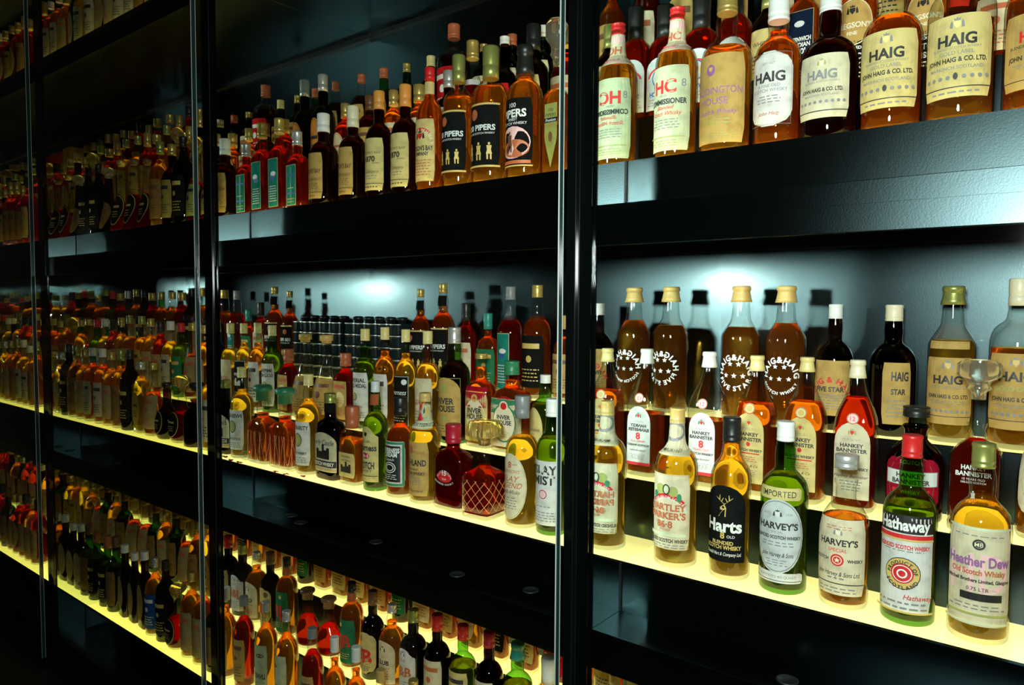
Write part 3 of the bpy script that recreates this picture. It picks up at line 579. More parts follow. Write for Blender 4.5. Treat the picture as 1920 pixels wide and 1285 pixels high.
 'highland_neck': ('rect', 'paleg', .69, .90, 1.15, [('o', 0, .7, .5, .5, 'red'), ('crest', 0, .7, .5, 'black', 'gold'), ('b', .16, .26, 'cream', 1), ('t', 'IMPORTED', .16, .14, 'ink', 0, 1.7)]),
 'red15': ('rect', None, .25, .58, .85, [('o', 0, .45, .55, .30, 'red'), ('a', 'PLUSCARDEN', .30, .55, .09, 'pink', True), ('T', '15', .60, .17, 'white', 0), ('t', 'OLD', .38, .07, 'white', 0), ('a', 'BLENDED WHISKY', 1.0, 1.25, .07, 'white', False)]),
 'islay8': ('oval', 'cream', .07, .58, 1.08, [('ov', .04, .02, 'olive'), ('T', '8', .83, .09, 'rust', 0), ('t', 'years', .84, .03, 'rust', .32), ('t', "MORRISON'S", .73, .045, 'rust', 0, 1.2), ('i', 'ISLAY', .62, .09, 'rust', 0, 1.3), ('i', 'LEGEND', .52, .08, 'rust', 0, 1.5), ('i', 'Scotch Whisky', .42, .06, 'ink', 0, 1.3), ('p', .15, .35, 5, 'grey', .5)]),
 'islaymist': ('rect', 'white', .08, .56, 1.1, [('T', 'ISLAY', .86, .13, 'ink', 0, 1.6), ('T', 'MIST', .70, .13, 'ink', 0, 1.6), ('r', 0, .48, .25, .25, .05, 'red'), ('o', 0, .48, .14, .14, 'pink'), ('p', .27, .31, 1, 'grey', .5), ('p', .05, .22, 4, 'grey')]),
 'imperial': ('rect', 'white', .08, .57, 1.1, [('T', 'IMPERIAL', .84, .08, 'ink', 0, 1.6), ('T', 'GOLD MEDAL', .73, .08, 'ink', 0, 1.75), ('o', -.1, .50, .24, .3, 'olive'), ('r', -.1, .50, .24, .3, .05, 'ink'), ('i', 'Scotch Whisky', .3, .05, 'ink', 0, 1.2), ('p', .05, .2, 3, 'grey')]),
 'imperialred': ('rect', 'ochre', .08, .62, .72, [('f', .04, .03, 'olive'), ('T', 'IMPERIAL', .86, .09, 'red', 0, 1.7), ('o', 0, .52, .7, .8, 'yellow'), ('p', .4, .6, 3, 'ochre', .5), ('p', .08, .25, 4, 'rust')]),
 'prestige': ('rect', 'black', .08, .57, 1.1, [('f', .05, .03, 'greyw'), ('o', .62, .88, .22, .22, 'greyw'), ('i', 'Inverness', .68, .10, 'greyw', 0, 1.6), ('castle', 0, .45, .5, 'greyw'), ('p', .1, .25, 3, 'white')]),
 'whitebig': ('rect', 'cream', .08, .57, 1.1, [('a', 'Blended Nouveau', .20, 1.25, .08, 'ink', True), ('T', 'SCOTCH', .55, .08, 'rust', 0, 1.3), ('p', .1, .4, 5, 'grey')]),
 'inverG': ('arch', 'ochre', .07, .58, 1.1, [('f', .03, .02, 'olive'), ('o', 0, .82, .22, .28, 'olive'), ('T', 'INVER', .60, .10, 'ink', 0, 1.2), ('T', 'HOUSE', .47, .10, 'ink', 0, 1.3), ('o', 0, .3, .18, .16, 'olive'), ('p', .06, .2, 3, 'brown')]),
 'inverR': ('rect', 'yellow', .07, .60, .95, [('b', .84, .30, 'crimson', .92), ('o', 0, .55, .80, .95, 'cream'), ('o', 0, .87, .26, .26, 'gold'), ('crest', 0, .87, .15, 'red', 'rust'), ('T', 'INVER', .62, .10, 'ink', 0, 1.2), ('T', 'HOUSE', .50, .10, 'ink', 0, 1.3), ('t', '12', .4, .06, 'rust'), ('p', .06, .32, 4, 'ochre', .6)]),
 'inverV': ('rect', 'cream', .07, .60, .95, [('b', .84, .30, 'green', .92), ('a', 'BLENDED', .70, .8, .05, 'red', True, 1), ('o', 0, .50, .72, .98, 'green'), ('o', 0, .50, .66, .90, 'cream'), ('o', 0, .85, .26, .26, 'cream'), ('o', 0, .85, .18, .18, 'red'), ('T', 'INVER', .62, .085, 'ink', 0, 1.0), ('T', 'HOUSE', .51, .085, 'ink', 0, 1.1), ('t', '12', .41, .06, 'ink'), ('p', .15, .33, 4, 'ochre', .45)]),
 'oval12': ('oval', 'yellow', .08, .62, .75, [('ov', .05, .03, 'ochre'), ('i', '12', .66, .07, 'rust'), ('t', 'INVERHOUSE', .50, .05, 'ink', 0, 1.5), ('i', 'The', .41, .05, 'rust'), ('i', 'Classic', .33, .05, 'rust')]),
 'pipers': ('rect', 'black', .12, .58, 1.14, [('b', .985, .03, 'gold', 1), ('o', -.3, .83, .22, .25, 'rust'), ('s', -.3, .83, .24, 'rust'), ('T', '100 PIPERS', .62, .085, 'greyw', 0, 1.7), ('t', 'DE LUXE SCOTCH WHISKY', .53, .03, 'white', 0, 1.5), ('man', -.5, .25, .38, 'gold'), ('man', 0, .25, .40, 'gold'), ('man', .5, .25, .38, 'gold'), ('b', .015, .03, 'gold', 1)]),
 'pipersfine': ('rect', 'black', .10, .60, 1.14, [('t', '100', .90, .065, 'white', 0), ('T', 'PIPERS', .78, .11, 'white', 0, 1.5), ('t', 'FINEST', .69, .04, 'white', 0), ('t', 'SCOTCH WHISKY', .63, .04, 'white', 0, 1.5), ('o', 0, .35, .90, .75, 'pink'), ('o', .15, .26, .7, .42, 'rust'), ('man', -.15, .36, .48, 'brown'), ('b', .06, .05, 'rust', .9), ('b', .005, .02, 'gold', 1)]),
 'pipersblade': ('shield', 'olive', .08, .62, .50, [('t', '100', .90, .05, 'ink', 0, 1.3), ('t', 'PIPERS', .82, .05, 'ink', 0, 1.6), ('b', .74, .07, 'black', 1), ('i', 'Premium', .74, .045, 'white', 0, 1.6), ('t', 'SCOTCH', .65, .035, 'rust', 0, 1.2), ('o', 0, .48, .3, .7, 'brown')]),
 'hudson': ('rect', 'ochre', .08, .57, .95, [('T', "HUDSON'S BAY", .60, .09, 'brown', 0, 1.75), ('t', 'SCOTCH WHISKY', .42, .06, 'brown', 0, 1.6), ('p', .2, .35, 4, 'brown'), ('b', .14, .012, 'ink', .95), ('i', 'Company', .07, .05, 'brown')]),
 'hudson1870': ('rect', 'yellow', .08, .56, 1.1, [('t', "HUDSON'S BAY", .72, .05, 'brown', 0, 1.6), ('T', '1870', .60, .10, 'ink', 0, 1.0), ('t', 'WHISKY', .52, .03, 'ink', .5), ('i', 'Bay Company', .36, .055, 'brown', 0, 1.4), ('p', .2, .3, 2, 'grey', .6), ('b', .13, .012, 'ink', .95), ('p', .03, .1, 1, 'brown')]),
 'hudsonscotch': ('rect', 'yellow', .09, .58, 1.1, [('f', .03, .012, 'rust'), ('A', .62, .95, .20, 'red', .85), ('a', 'SCOTCH WHISKY', .62, .80, .05, 'cream', True, 1), ('crest', 0, .73, .33, 'red', 'black'), ('T', "HUDSON'S BAY", .53, .075, 'ink', 0, 1.75), ('T', 'COMPANY', .44, .06, 'ink', 0, 1.2), ('p', .08, .36, 6, 'rust')]),
 'tartan': ('rect', 'teal', .06, .58, .62, [('f', .03, .05, 'gold'), ('b', .5, .9, 'green', .16), ('b', .75, .04, 'blue', .9), ('b', .3, .04, 'blue', .9), ('p', .40, .46, 1, 'yellow', .6), ('p', .06, .2, 2, 'olive', .7)]),
 'tartanblue': ('rect', 'teal', .06, .58, .62, [('f', .03, .05, 'gold'), ('o', .1, .68, .5, .3, 'greyw'), ('o', -.1, .60, .5, .25, 'blue'), ('p', .1, .45, 7, 'greyw', .75)]),
 'jb': ('fancy', 'yellow', .08, .56, 1.08, [('o', -.5, .82, .22, .25, 'brown'), ('T', 'J', .5, .22, 'red', -.4), ('T', '&', .55, .08, 'ink', -.15), ('T', 'B', .42, .34, 'red', .25), ('p', .06, .2, 3, 'ink', .6)]),
 'jbdark': ('rect', 'green', .08, .60, 1.08, [('o', -.3, .87, .14, .16, 'gold'), ('T', 'JB', .5, .30, 'red', 0, 1.3), ('p', .1, .25, 3, 'gold', .6)]),
 'club': ('arch', 'cream', .08, .60, 1.05, [('crest', 0, .8, .25, 'cream', 'ink'), ('t', 'THE', .62, .04, 'rust'), ('T', 'CLUB', .50, .10, 'ink', 0, 1.1), ('p', .1, .4, 5, 'rust', .6)]),
 'duke': ('hump', 'white', .08, .60, 1.0, [('crest', 0, .88, .2, 'white', 'ink'), ('t', 'THE', .74, .06, 'rust', 0), ('T', 'J&B', .50, .20, 'rust', 0, 1.4), ('p', .08, .3, 4, 'grey', .6)]),
 'linwood': ('rect', 'paleg', .08, .60, .98, [('f', .04, .02, 'olive'), ('o', -.3, .8, .4, .2, 'brown'), ('T', 'LINWOOD', .40, .10, 'ink', 0, 1.6), ('p', .08, .3, 4, 'olive')]),
 'lattice_cut': ('rect', None, .10, .50, 1, [('X', 'facet', .62, .9, .018)]),
 'flute_cut': ('rect', None, .04, .52, 1, [('X', 'facet', .42, 0, .014), ('X', 'facet', .60, .22, .008)]),
 'medal': ('rect', None, .60, .66, 1.0, [('o', 0, .5, .30, .30, 'gold'), ('r', 0, .5, .30, .30, .05, 'rust'), ('r', 0, .5, .2, .2, .03, 'cream')]),
 'sealred': ('rect', None, .59, .66, 1.0, [('o', 0, .5, .28, .28, 'pink'), ('r', 0, .5, .28, .28, .05, 'rust'), ('t', '12', .5, .4, 'red', 0)]),
}
for c_, nm in (('orange', 'ink'), ('aged', 'rust'), ('agedy', 'ink'), ('agedo', 'brown'), ('agedw', 'ink'), ('white', 'ink'), ('cream', 'rust'), ('yellow', 'ink'), ('ochre', 'brown'), ('black', 'gold'), ('green', 'gold'), ('olive', 'ink'), ('blue', 'white'), ('red', 'white'), ('paleg', 'ink')):
    D['g_'+c_] = ('rect', c_, .10, .56, 1.05, [('b', .80, .10, nm, .7), ('o', 0, .55, .2, .22, nm), ('p', .1, .38, 4, nm, .7)])
    D['o_'+c_] = ('oval', c_, .10, .58, .80, [('ov', .06, .05, nm), ('b', .6, .07, nm, .5), ('p', .25, .48, 3, nm, .5)])
NECKS = {'g': 'gold', 'w': 'white', 'k': 'black', 'o': 'orange', 'r': 'red'}

def cap_mesh(kind, col, rn, h, seg):
    """closure sitting on the lip: radius rn, height h"""
    mt = foil(col)
    if kind == 'screw':
        pr = [(0, rn*1.10), (h*.10, rn*1.14), (h*.12, rn*1.08), (h*.24, rn*1.10), (h*.26, rn*1.14), (h*.30, rn*1.10), (h*.80, rn*1.08), (h*.84, rn*1.12), (h*.94, rn*1.12), (h, rn*1.02)]
    elif kind == 'sleeve':
        pr = [(0, rn*1.35), (h*.25, rn*1.22), (h*.55, rn*1.10), (h*.70, rn*1.06), (h*.72, rn*1.18), (h*.92, rn*1.18), (h, rn*1.05)]
    elif kind == 'tall':
        pr = [(0, rn*1.12), (h*.35, rn*1.10), (h*.37, rn*1.04), (h*.42, rn*1.10), (h*.95, rn*1.14), (h, rn*1.05)]
    elif kind == 'cork':
        pr = [(0, rn*.92), (h*.30, rn*.92), (h*.31, rn*1.22), (h*.9, rn*1.25), (h, rn*1.1)]
    elif kind == 'mush':
        pr = [(0, rn*1.15), (h*.55, rn*1.10), (h*.60, rn*1.45), (h*.70, rn*1.6), (h*.90, rn*1.55), (h, rn*1.2)]
    else:
        pr = [(0, rn*1.1), (h, rn*1.1)]
    return simple(pr, seg, mt, 'cap')
def stopper_mesh(kind, rn, h, seg):
    if kind == 'oct':   # faceted glass stopper
        pr = [(-.012, rn*.7), (0, rn*.75), (h*.12, rn*1.25), (h*.2, rn*1.0), (h*.34, rn*1.2), (h*.52, rn*2.1), (h*.86, rn*2.1), (h, rn*1.5)]
        return simple(pr, 8, liquid_mat('clear', (.98, .97, .9)), 'glass_stopper')
    if kind == 'ball':
        pr = [(-.01, rn*.7), (0, rn*.8)]+[(h*(.1+.9*t), rn*(.9+1.2*math.sin(math.pi*min(1, t*.94+.03)))) for t in (0, .15, .3, .5, .7, .85, 1)]
        return simple(pr, seg, liquid_mat('pale', (1, .93, .66)), 'glass_stopper')
    pr = [(-.012, rn*.7), (0, rn*.8), (h*.12, rn*1.1), (h*.22, rn*1.9), (h*.30, rn*2.35), (h*.80, rn*2.25), (h*.88, rn*2.0), (h, rn*1.9)]
    return simple(pr, 72, liquid_mat('pale', (1, .93, .66)), 'glass_stopper', e=3.5, flute=18)

def build_bottle(name, label, loc, R, Ht, shape, glass, lq, fill, cap, des, rz=0, seg=28, group=None, scale=None):
    """cap: (kind, colour, share of the whole height). Ht includes the cap"""
    root = thing(name, label, 'decanter' if name.endswith('decanter') else 'bottle', loc, group, rz)
    kind, ccol, cs = cap
    H = Ht*(1-cs) if kind not in ('sleeve', 'tall', 'screw') else Ht*(1-cs*.08)
    if kind in ('sleeve', 'tall', 'screw'): hc = Ht*cs; capz = Ht-hc
    else: hc = Ht*cs; capz = H
    cut = 'x' in glass; flute = 16 if 'f' in glass else 0; gk = glass[0]
    sg = seg*2 if flute else seg
    rg = rings(shape, R, H, flute=flute)
    obj('glass_body', lathe_mesh('glass_body', rg, sg, shell(gk, cut), close_top=False), root)
    if lq:
        rl = rings(shape, R, H, inset=.0028, z0=.010, z1=fill*H, flute=flute)
        obj('liquid', lathe_mesh('liquid', rl, sg, liq(lq, cut)), root)
    rn = PROF[shape][-1][1]*R
    if kind in ('sleeve', 'tall', 'screw'):
        rn = max(float(np.interp(capz/H, [p[0] for p in PROF[shape]], [p[1] for p in PROF[shape]]))*R*.96, rn)
        rn = min(rn, max(.46*R, PROF[shape][-1][1]*R))
    if kind in ('oct', 'ball', 'knob'): me = stopper_mesh(kind, rn, hc, seg); cn = 'glass_stopper'
    elif kind == 'none': me = None
    else: me = cap_mesh(kind, ccol, rn, hc, max(12, seg*2//3)); cn = 'cork_stopper' if kind == 'cork' else 'cap'
    if me: c = obj(cn, me, root); c.location = (0, 0, capz)
    for dn in des:
        phi = 0
        if isinstance(dn, tuple): dn, phi = dn
        d = D[dn] if dn in D else None
        L = Label(shape, R, H, phi)
        if d is None and dn[0] == 'n':        # plain band round the neck: n<colour>
            L.grid(lambda u, v: (u*1.5*.42*R, (.84+.05*v)*H), 10, 3, paper(dn[1:], PAL[dn[1:]]), .0006)
            nm = 'neck_label'
        elif d is None and dn[0] == 'B':      # paper band near the shoulder
            L.grid(lambda u, v: (u*1.3*.7*R, (.63+.025*v)*H), 10, 3, paper(dn[1:], PAL[dn[1:]]), .0006); nm = 'shoulder_label'
        else:
            draw_label(L, d, R, H)
            nm = 'cut_facet_glints' if dn.endswith('_cut') else 'neck_label' if dn.endswith('neck') else ('printed_lettering' if d[1] is None else 'paper_label')
        L.build(nm, root)
    return root

# ------------------------------------------------------------------ placing: photo column -> place on a row of the treads
ROWY = (1.012, 1.136, 1.245)
def support(shape, beta):
    """half width of the section's silhouette seen at angle beta, in radii"""
    e, a = SECT[shape]; best = 0
    for i in range(120):
        th = i*math.tau/120; q = sect_r(th, e, a, 1)
        best = max(best, q*math.sin(th)*math.cos(beta)-q*math.cos(th)*math.sin(beta))
    return best
def place(unit, row, x, ytop, w, shape):
    """returns X, Y, z of the base and radius, total height, in metres"""
    Y = ROWY[row]; zb = TREAD[unit]+STEP[row][2]
    P = on_depth(x, ytop+w*1.8, Y); T = on_depth(x, ytop, Y)
    az = YAW_px = math.atan((x-960)/FPX)
    rho = math.hypot(P[0], Y)
    beta = math.atan2(-P[0], Y)
    h = math.atan(w/2/FPX*math.cos(az)**2)
    R = rho*math.sin(h)/support(shape, beta)
    return P[0], Y, zb, R, T[2]-zb
placed = []
ORD = ['first', 'second', 'third', 'fourth', 'fifth', 'sixth', 'seventh', 'eighth', 'ninth', 'tenth', 'eleventh', 'twelfth', 'thirteenth', 'fourteenth', 'fifteenth', 'sixteenth']
UN = dict(T='top', U='upper', M='middle', L='lower'); RW = ['front', 'middle', 'back']
BN = ['nearest bay', 'second bay', 'third bay', 'leftmost bay']
def row(unit, r, n, lst, default_desc=''):
    sols = []
    for t in lst:
        x, yt, w = t[:3]; X, Y, zb, R, Ht = place(unit, r, x, yt, w, t[3])
        sols.append([X, Y, zb, R, Ht, t])
    sols.sort(key=lambda s: s[0])
    lo, hi = A0-n+.004, A0-n+IN-.004
    for _ in range(60):       # keep neighbours from touching
        for a, b in zip(sols, sols[1:]):
            ov = a[3]*ext(a)+b[3]*ext(b)+.0015-(b[0]-a[0])
            if ov > 0: a[0] -= ov/2; b[0] += ov/2
        for s in sols:
            s[0] = min(max(s[0], lo+s[3]*ext(s)), hi-s[3]*ext(s))
    for X, Y, zb, R, Ht, t in sols:
        x, yt, w, shape, glass, lq, fill, cap, des, desc = t[:10]
        name = t[10] if len(t) > 10 else 'whisky_bottle'
        R = min(R, .0525); 
        rr = random.Random(int(x*7+yt))
        place_w = '%s row, %s shelf, %s' % (RW[r], UN[unit], BN[n])
        lab = desc+', '+place_w
        if lab in SEEN: print('DUP', lab)
        SEEN.add(lab)
        if len(lab.split()) > 16: print('LONG', lab)
        build_bottle(name, lab, (X*W, Y*W, Z(zb)+.0004), R*W, Ht*W, shape, glass, lq, fill, cap, des, rz=rr.uniform(-.07, .07),
                     seg=32 if n == 0 else 24, group='bottles on the %s shelf of the %s' % (UN[unit], BN[n]))
        placed.append((n, unit, r, X, R))
def ext(s):
    return 1.0 if s[5][3] not in ('slope', 'flask', 'decant', 'wide') else 1.0
SEEN = set()

DC = 'whisky_decanter'
# ---- nearest bay, middle shelf
row('M', 0, 0, [
 (1268, 765, 82, 'broad', 'c', 'y', .72, ('screw', 'ochre', .10), ['hartley', 'hartley_neck'], 'tall clear bottle, cream label, red arch, beige neck band'),
 (1370, 782, 78, 'tall', 'c', 'y', .84, ('screw', 'black', .15), ['harts'], 'clear bottle of golden whisky, black stag label, black cap'),
 (1470, 790, 92, 'bulb', 'g', 'y', .70, ('screw', 'white', .115), ['harveys_oval', 'imported_band', 'harveys_foot'], 'green bulb-necked bottle, white cap, grey oval label'),
 (1583, 852, 98, 'neckless', 'c', 'a', .60, ('tall', 'silver', .09), ['harveys_special'], 'short clear bottle, grey stopper, cream label, red rosette'),
 (1705, 815, 106, 'bulb', 'g', 'y', .64, ('screw', 'red', .12), ['hathaway'], 'green bottle, red cap, black band over gold roundel'),
 (1837, 830, 120, 'bulb', 'c', 'y', .70, ('screw', 'olive', .125), ['heather'], 'clear bottle, pale gold cap, pink lettered label, dark blot'),
 (1990, 845, 120, 'std', 'c', 'a', .70, ('screw', 'gold', .12), ['g_cream'], 'amber bottle, gold cap, cream label beyond the frame edge'),
])
row('M', 1, 0, [
 (1328, 660, 80, 'slope', 'c', 'o', .50, ('sleeve', 'white', .115), ['hankey8', 'sealred'], 'squared clear bottle, white cap, white label, red eight'),
 (1417, 667, 82, 'slope', 'c', 'o', .66, ('sleeve', 'yellow', .11), ['hankeyY', 'medal'], 'squared bottle, yellow cap, green medal, right of white-capped twin'),
 (1510, 670, 84, 'slope', 'c', 'o', .70, ('sleeve', 'yellow', .10), ['hankeyY', 'medal'], 'squared bottle, yellow cap, medal, left of dark-shouldered one'),
 (1604, 675, 88, 'slope', 'c', 'r', .76, ('sleeve', 'cream', .12), ['hankey12', 'sealred'], 'squared deep red bottle, white cap, cream arched label'),
 (1712, 762, 112, 'neckless', 'k', 'k', .75, ('screw', 'black', .09), ['hankey_red'], 'squat dark bottle, dark cap, red strap label'),
 (1830, 675, 104, 'decant', 'c', 'r', .66, ('oct', 'silver', .19), ['hankey15'], 'square decanter, faceted glass stopper, white figure print', DC),
 (1955, 700, 100, 'pear', 'c', 'a', .6, ('screw', 'gold', .1), ['ornate'], 'amber bottle with wavy olive label at frame edge'),
])
row('M', 2, 0, [
 (1388, 537, 74, 'angle', 'c', 'b', .70, ('sleeve', 'ochre', .12), ['haighaig'], 'angular bottle, white arched print, five solid white stars'),
 (1472, 537, 78, 'angle', 'c', 'b', .74, ('sleeve', 'ochre', .12), ['haighaig2'], 'angular bottle, five grey stars, curved white lettering'),
 (1564, 571, 72, 'dome', 'd', 'k', .78, ('screw', 'white', .115), ['haig5amber'], 'dark red bottle, white cap, amber label, red arched lettering'),
 (1672, 572, 90, 'dome', 'k', 'k', .78, ('screw', 'cream', .125), [('haigtorn', .45)], 'black bottle, cream cap, torn amber label'),
 (1783, 537, 92, 'angle', 'c', 'y', .66, ('sleeve', 'olive', .12), ['haigbig', 'B'+'ochre'], 'large golden bottle, olive cap, amber label, neck seal'),
 (1905, 523, 110, 'broad', 'c', 'a', .60, ('tall', 'cream', .16), ['haiggold'], 'large bottle, papered neck, amber label, gold lettering'),
])
# ---- nearest bay, upper shelf
row('U', 0, 0, [
 (1268, 17, 80, 'broad', 'c', 'a', .72, ('screw', 'red', .05), ['hc', 'hc_neck'], 'bottle with red H C monogram label, papered neck'),
 (1361, -12, 96, 'bulb', 'c', 'a', .66, ('screw', 'gold', .13), ['addington'], 'amber bottle, clear bulb neck, mottled label, purple print'),
 (1458, -14, 88, 'bulb', 'c', 'o', .76, ('screw', 'white', .19), ['haigwhite'], 'orange bottle, white cap, white scalloped label'),
 (1553, -10, 108, 'dome', 'd', 'R', .92, ('screw', 'white', .13), ['haigdark'], 'dark red bottle, white cap, cream label'),
 (1671, -70, 116, 'dome', 'c', 'o', .68, ('screw', 'gold', .12), ['haigU'], 'large orange bottle, yellow label, bold green-grey lettering'),
 (1800, -105, 130, 'broad', 'c', 'b', .56, ('screw', 'gold', .12), ['haigU'], 'largest half-empty clear bottle, mottled yellow label'),
 (1947, -115, 140, 'broad', 'c', 'o', .70, ('screw', 'gold', .12), ['haigUred'], 'large bottle, red lettering, cut by frame edge'),
])
row('U', 1, 0, [
 (1240, 15, 66, 'flask', 'c', 'r', .78, ('tall', 'black', .28), ['round_crest', ], 'red bottle, black capsule, crest label, behind monogram bottle'),
 (1320, -20, 66, 'flask', 'c', 'r', .80, ('tall', 'black', .28), ['round_crest'], 'red bottle, black capsule, crest label, behind bulb-necked bottle'),
 (1418, -25, 62, 'std', 'd', 'k', .8, ('tall', 'olive', .22), ['yellow_small'], 'dark bottle, olive cap, small yellow label'),
 (1506, -60, 70, 'flask', 'c', 'o', .8, ('screw', 'gold', .1), ['greenwich'], 'orange bottle, navy label, zero numerals'),
 (1606, -75, 80, 'tall', 'c', 'o', .8, ('screw', 'gold', .1), ['gregson', 'gregson_foot'], 'orange bottle, oval gold crest label, left of twin'),
 (1738, -85, 82, 'tall', 'c', 'o', .8, ('screw', 'gold', .1), ['gregson', 'gregson_foot'], 'orange bottle, oval gold crest label, right of twin'),
 (1868, -95, 84, 'tall', 'c', 'r', .8, ('screw', 'gold', .1), ['g_cream'], 'red bottle, cream label, between two giants'),
])
row('U', 2, 0, [
 (1385, -150, 60, 'std', 'd', 'k', .8, ('screw', 'gold', .1), ['g_ochre'], 'dark red bottle, brown label, highest step'),
 (1470, -165, 60, 'std', 'c', 'r', .8, ('screw', 'gold', .1), ['g_cream'], 'red bottle, cream label, above navy label'),
 (1560, -180, 68, 'std', 'c', 'o', .8, ('screw', 'gold', .1), ['g_ochre'], 'orange bottle, brown label, behind oval gold crests'),
 (1670, -200, 74, 'std', 'c', 'r', .8, ('screw', 'gold', .1), ['g_yellow'], 'red bottle, yellow label, behind oval gold crests'),
 (1790, -220, 80, 'std', 'd', 'r', .8, ('screw', 'gold', .1), ['g_red'], 'dark bottle, red label, behind half-empty giant'),
])
# ---- nearest bay, lower shelf (only shoulders show at the very bottom)
row('L', 1, 0, [(1290+i*85, 1312+i*32, 62+i*6, 'std', 'c', 'oay'[i], .8, ('screw', ['gold', 'ochre', 'silver'][i], .1), ['g_'+['yellow', 'cream', 'white'][i]],
     ['amber bottle, gold cap, yellow label', 'brown-capped amber bottle, cream label', 'golden bottle, silver cap, white label'][i]) for i in range(3)])
row('L', 2, 0, [(1345+i*80, 1165+i*24, 60+i*5, 'std', 'cgcc'[i], 'ayro'[i], .8, ('screw', ['ochre', 'silver', 'gold', 'red'][i], .1), ['g_'+['ochre', 'cream', 'yellow', 'white'][i]],
     ['amber bottle, brown cap, brown label', 'green bottle, silver cap, cream label', 'red bottle, gold cap, yellow label', 'orange bottle, red cap, white label'][i]) for i in range(4)])
# ---- second bay, middle shelf
row('M', 0, 1, [
 (525, 726, 62, 'wide', 'cf', 'o', .80, ('mush', 'green', .20), ['flute_cut'], 'fluted red decanter with mushroom-shaped green stopper', DC),
 (579, 702, 50, 'bulb', 'c', 'y', .76, ('screw', 'yellow', .115), ['inverarity'], 'golden bottle, cream cap, white label, oval emblem'),
 (620, 738, 58, 'wide', 'd', 'k', .92, ('screw', 'olive', .11), ['castle', 'nblack'], 'dark bottle, pale green cap, castle label'),
 (661, 762, 52, 'flask', 'c', 'a', .60, ('tall', 'rust', .28), ['flasklab'], 'half-empty flask, rust paper neck, castle label'),
 (704, 715, 48, 'bulb', 'g', 'y', .72, ('screw', 'greyw', .10), ['inverness', 'nrust'], 'green bottle, rust paper neck, yellow humped label'),
 (751, 745, 56, 'bulb', 'c', 'o', .74, ('tall', 'black', .18), ['cream_label'], 'orange bottle, black capsule, green framed label'),
 (797, 737, 60, 'std', 'c', 'y', .68, ('tall', 'ochre', .08), ['highland', 'highland_neck'], 'golden bottle, tan label, rust paper neck, IMPORTED band'),
 (850, 795, 78, 'wide', 'c', 'R', .80, ('screw', 'crimson', .22), ['red15'], 'broad ruby red bottle, red cap, printed number fifteen'),
 (908, 790, 84, 'decant', 'c', 'r', .64, ('knob', 'gold', .20), ['lattice_cut'], 'cut crystal square decanter, ruby whisky, fluted glass stopper', DC),
 (979, 742, 64, 'bulb', 'c', 'y', .70, ('tall', 'grey', .17), [('islay8', -.2)], 'golden bottle, grey capsule, tall cream oval label'),
 (1036, 748, 62, 'tall', 'g', 'g' if 0 else 'y', .72, ('screw', 'white', .13), ['islaymist'], 'green bottle, white cap, white label, beside glass edge'),
])
row('M', 1, 1, [
 (610, 628, 54, 'pear', 'c', 'y', .38, ('cork', 'ochre', .10), ['g_ochre'], 'pear-shaped clear decanter, cork, low golden whisky', DC),
 (641, 662, 50, 'flask', 'c', 'r', .80, ('tall', 'rust', .18), ['imperialred'], 'red flask, rust capsule, ochre label, red heading'),
 (685, 617, 46, 'bulb', 'g', 'y', .68, ('screw', 'yellow', .12), ['imperial'], 'green bottle, cream cap, white label with gold medal'),
 (722, 614, 44, 'bulb', 'c', 'a', .78, ('screw', 'yellow', .12), ['g_white'], 'amber bottle, cream cap, plain white label'),
 (761, 618, 44, 'bulb', 'c', 'y', .78, ('screw', 'yellow', .12), ['prestige'], 'golden bottle, cream cap, black framed label'),
 (802, 621, 48, 'bulb', 'c', 'y', .70, ('screw', 'yellow', .12), ['whitebig'], 'golden bottle, cream cap, wide cream label, arched script'),
 (852, 614, 60, 'bulb', 'g', 'k', .72, ('screw', 'silver', .14), ['inverG'], 'large green bottle, silver cap, tan arched label'),
 (902, 663, 60, 'wide', 'c', 'o', .86, ('screw', 'gold', .055), ['inverR', 'Bcrimson'], 'orange square-shouldered bottle, small gold cap, red-cornered label'),
 (959, 677, 78, 'wide', 'c', 'o', .80, ('screw', 'green', .15), ['inverV'], 'orange square-shouldered bottle, green cap, green-cornered label'),
 (1022, 703, 56, 'bulb', 'g', 'y', .66, ('screw', 'white', .10), [('oval12', -.3)], 'green bottle, white cap, yellow oval label'),
])
row('M', 2, 1, [
 (789, 543, 40, 'bulb', 'c', 'o', .80, ('tall', 'gold', .08), ['pipers', 'nblack'], 'orange bottle, gold cap, black label, pale figures, first twin'),
 (831, 532, 46, 'bulb', 'c', 'o', .80, ('tall', 'gold', .09), ['pipers', 'nblack'], 'tallest orange bottle, gold cap, black label, pale figures'),
 (874, 569, 42, 'flask', 'c', 'r', .80, ('tall', 'black', .20), ['g_cream'], 'red bottle, black capsule, cream label'),
 (915, 588, 44, 'wide', 'c', 'o', .80, ('tall', 'teal', .20), ['g_green'], 'orange bottle, teal capsule, green label'),
 (957, 538, 50, 'bulb', 'c', 'r', .70, ('screw', 'grey', .12), ['tartanblue'], 'red bottle, grey cap, dark printed label'),
 (1007, 535, 56, 'bulb', 'c', 'o', .70, ('screw', 'gold', .11), ['g_black', ], 'orange bottle, gold cap, dark framed label'),
 (1062, 592, 52, 'std', 'c', 'o', .76, ('tall', 'ochre', .16), ['g_ochre'], 'amber bottle, brown capsule, behind glass edge'),
])
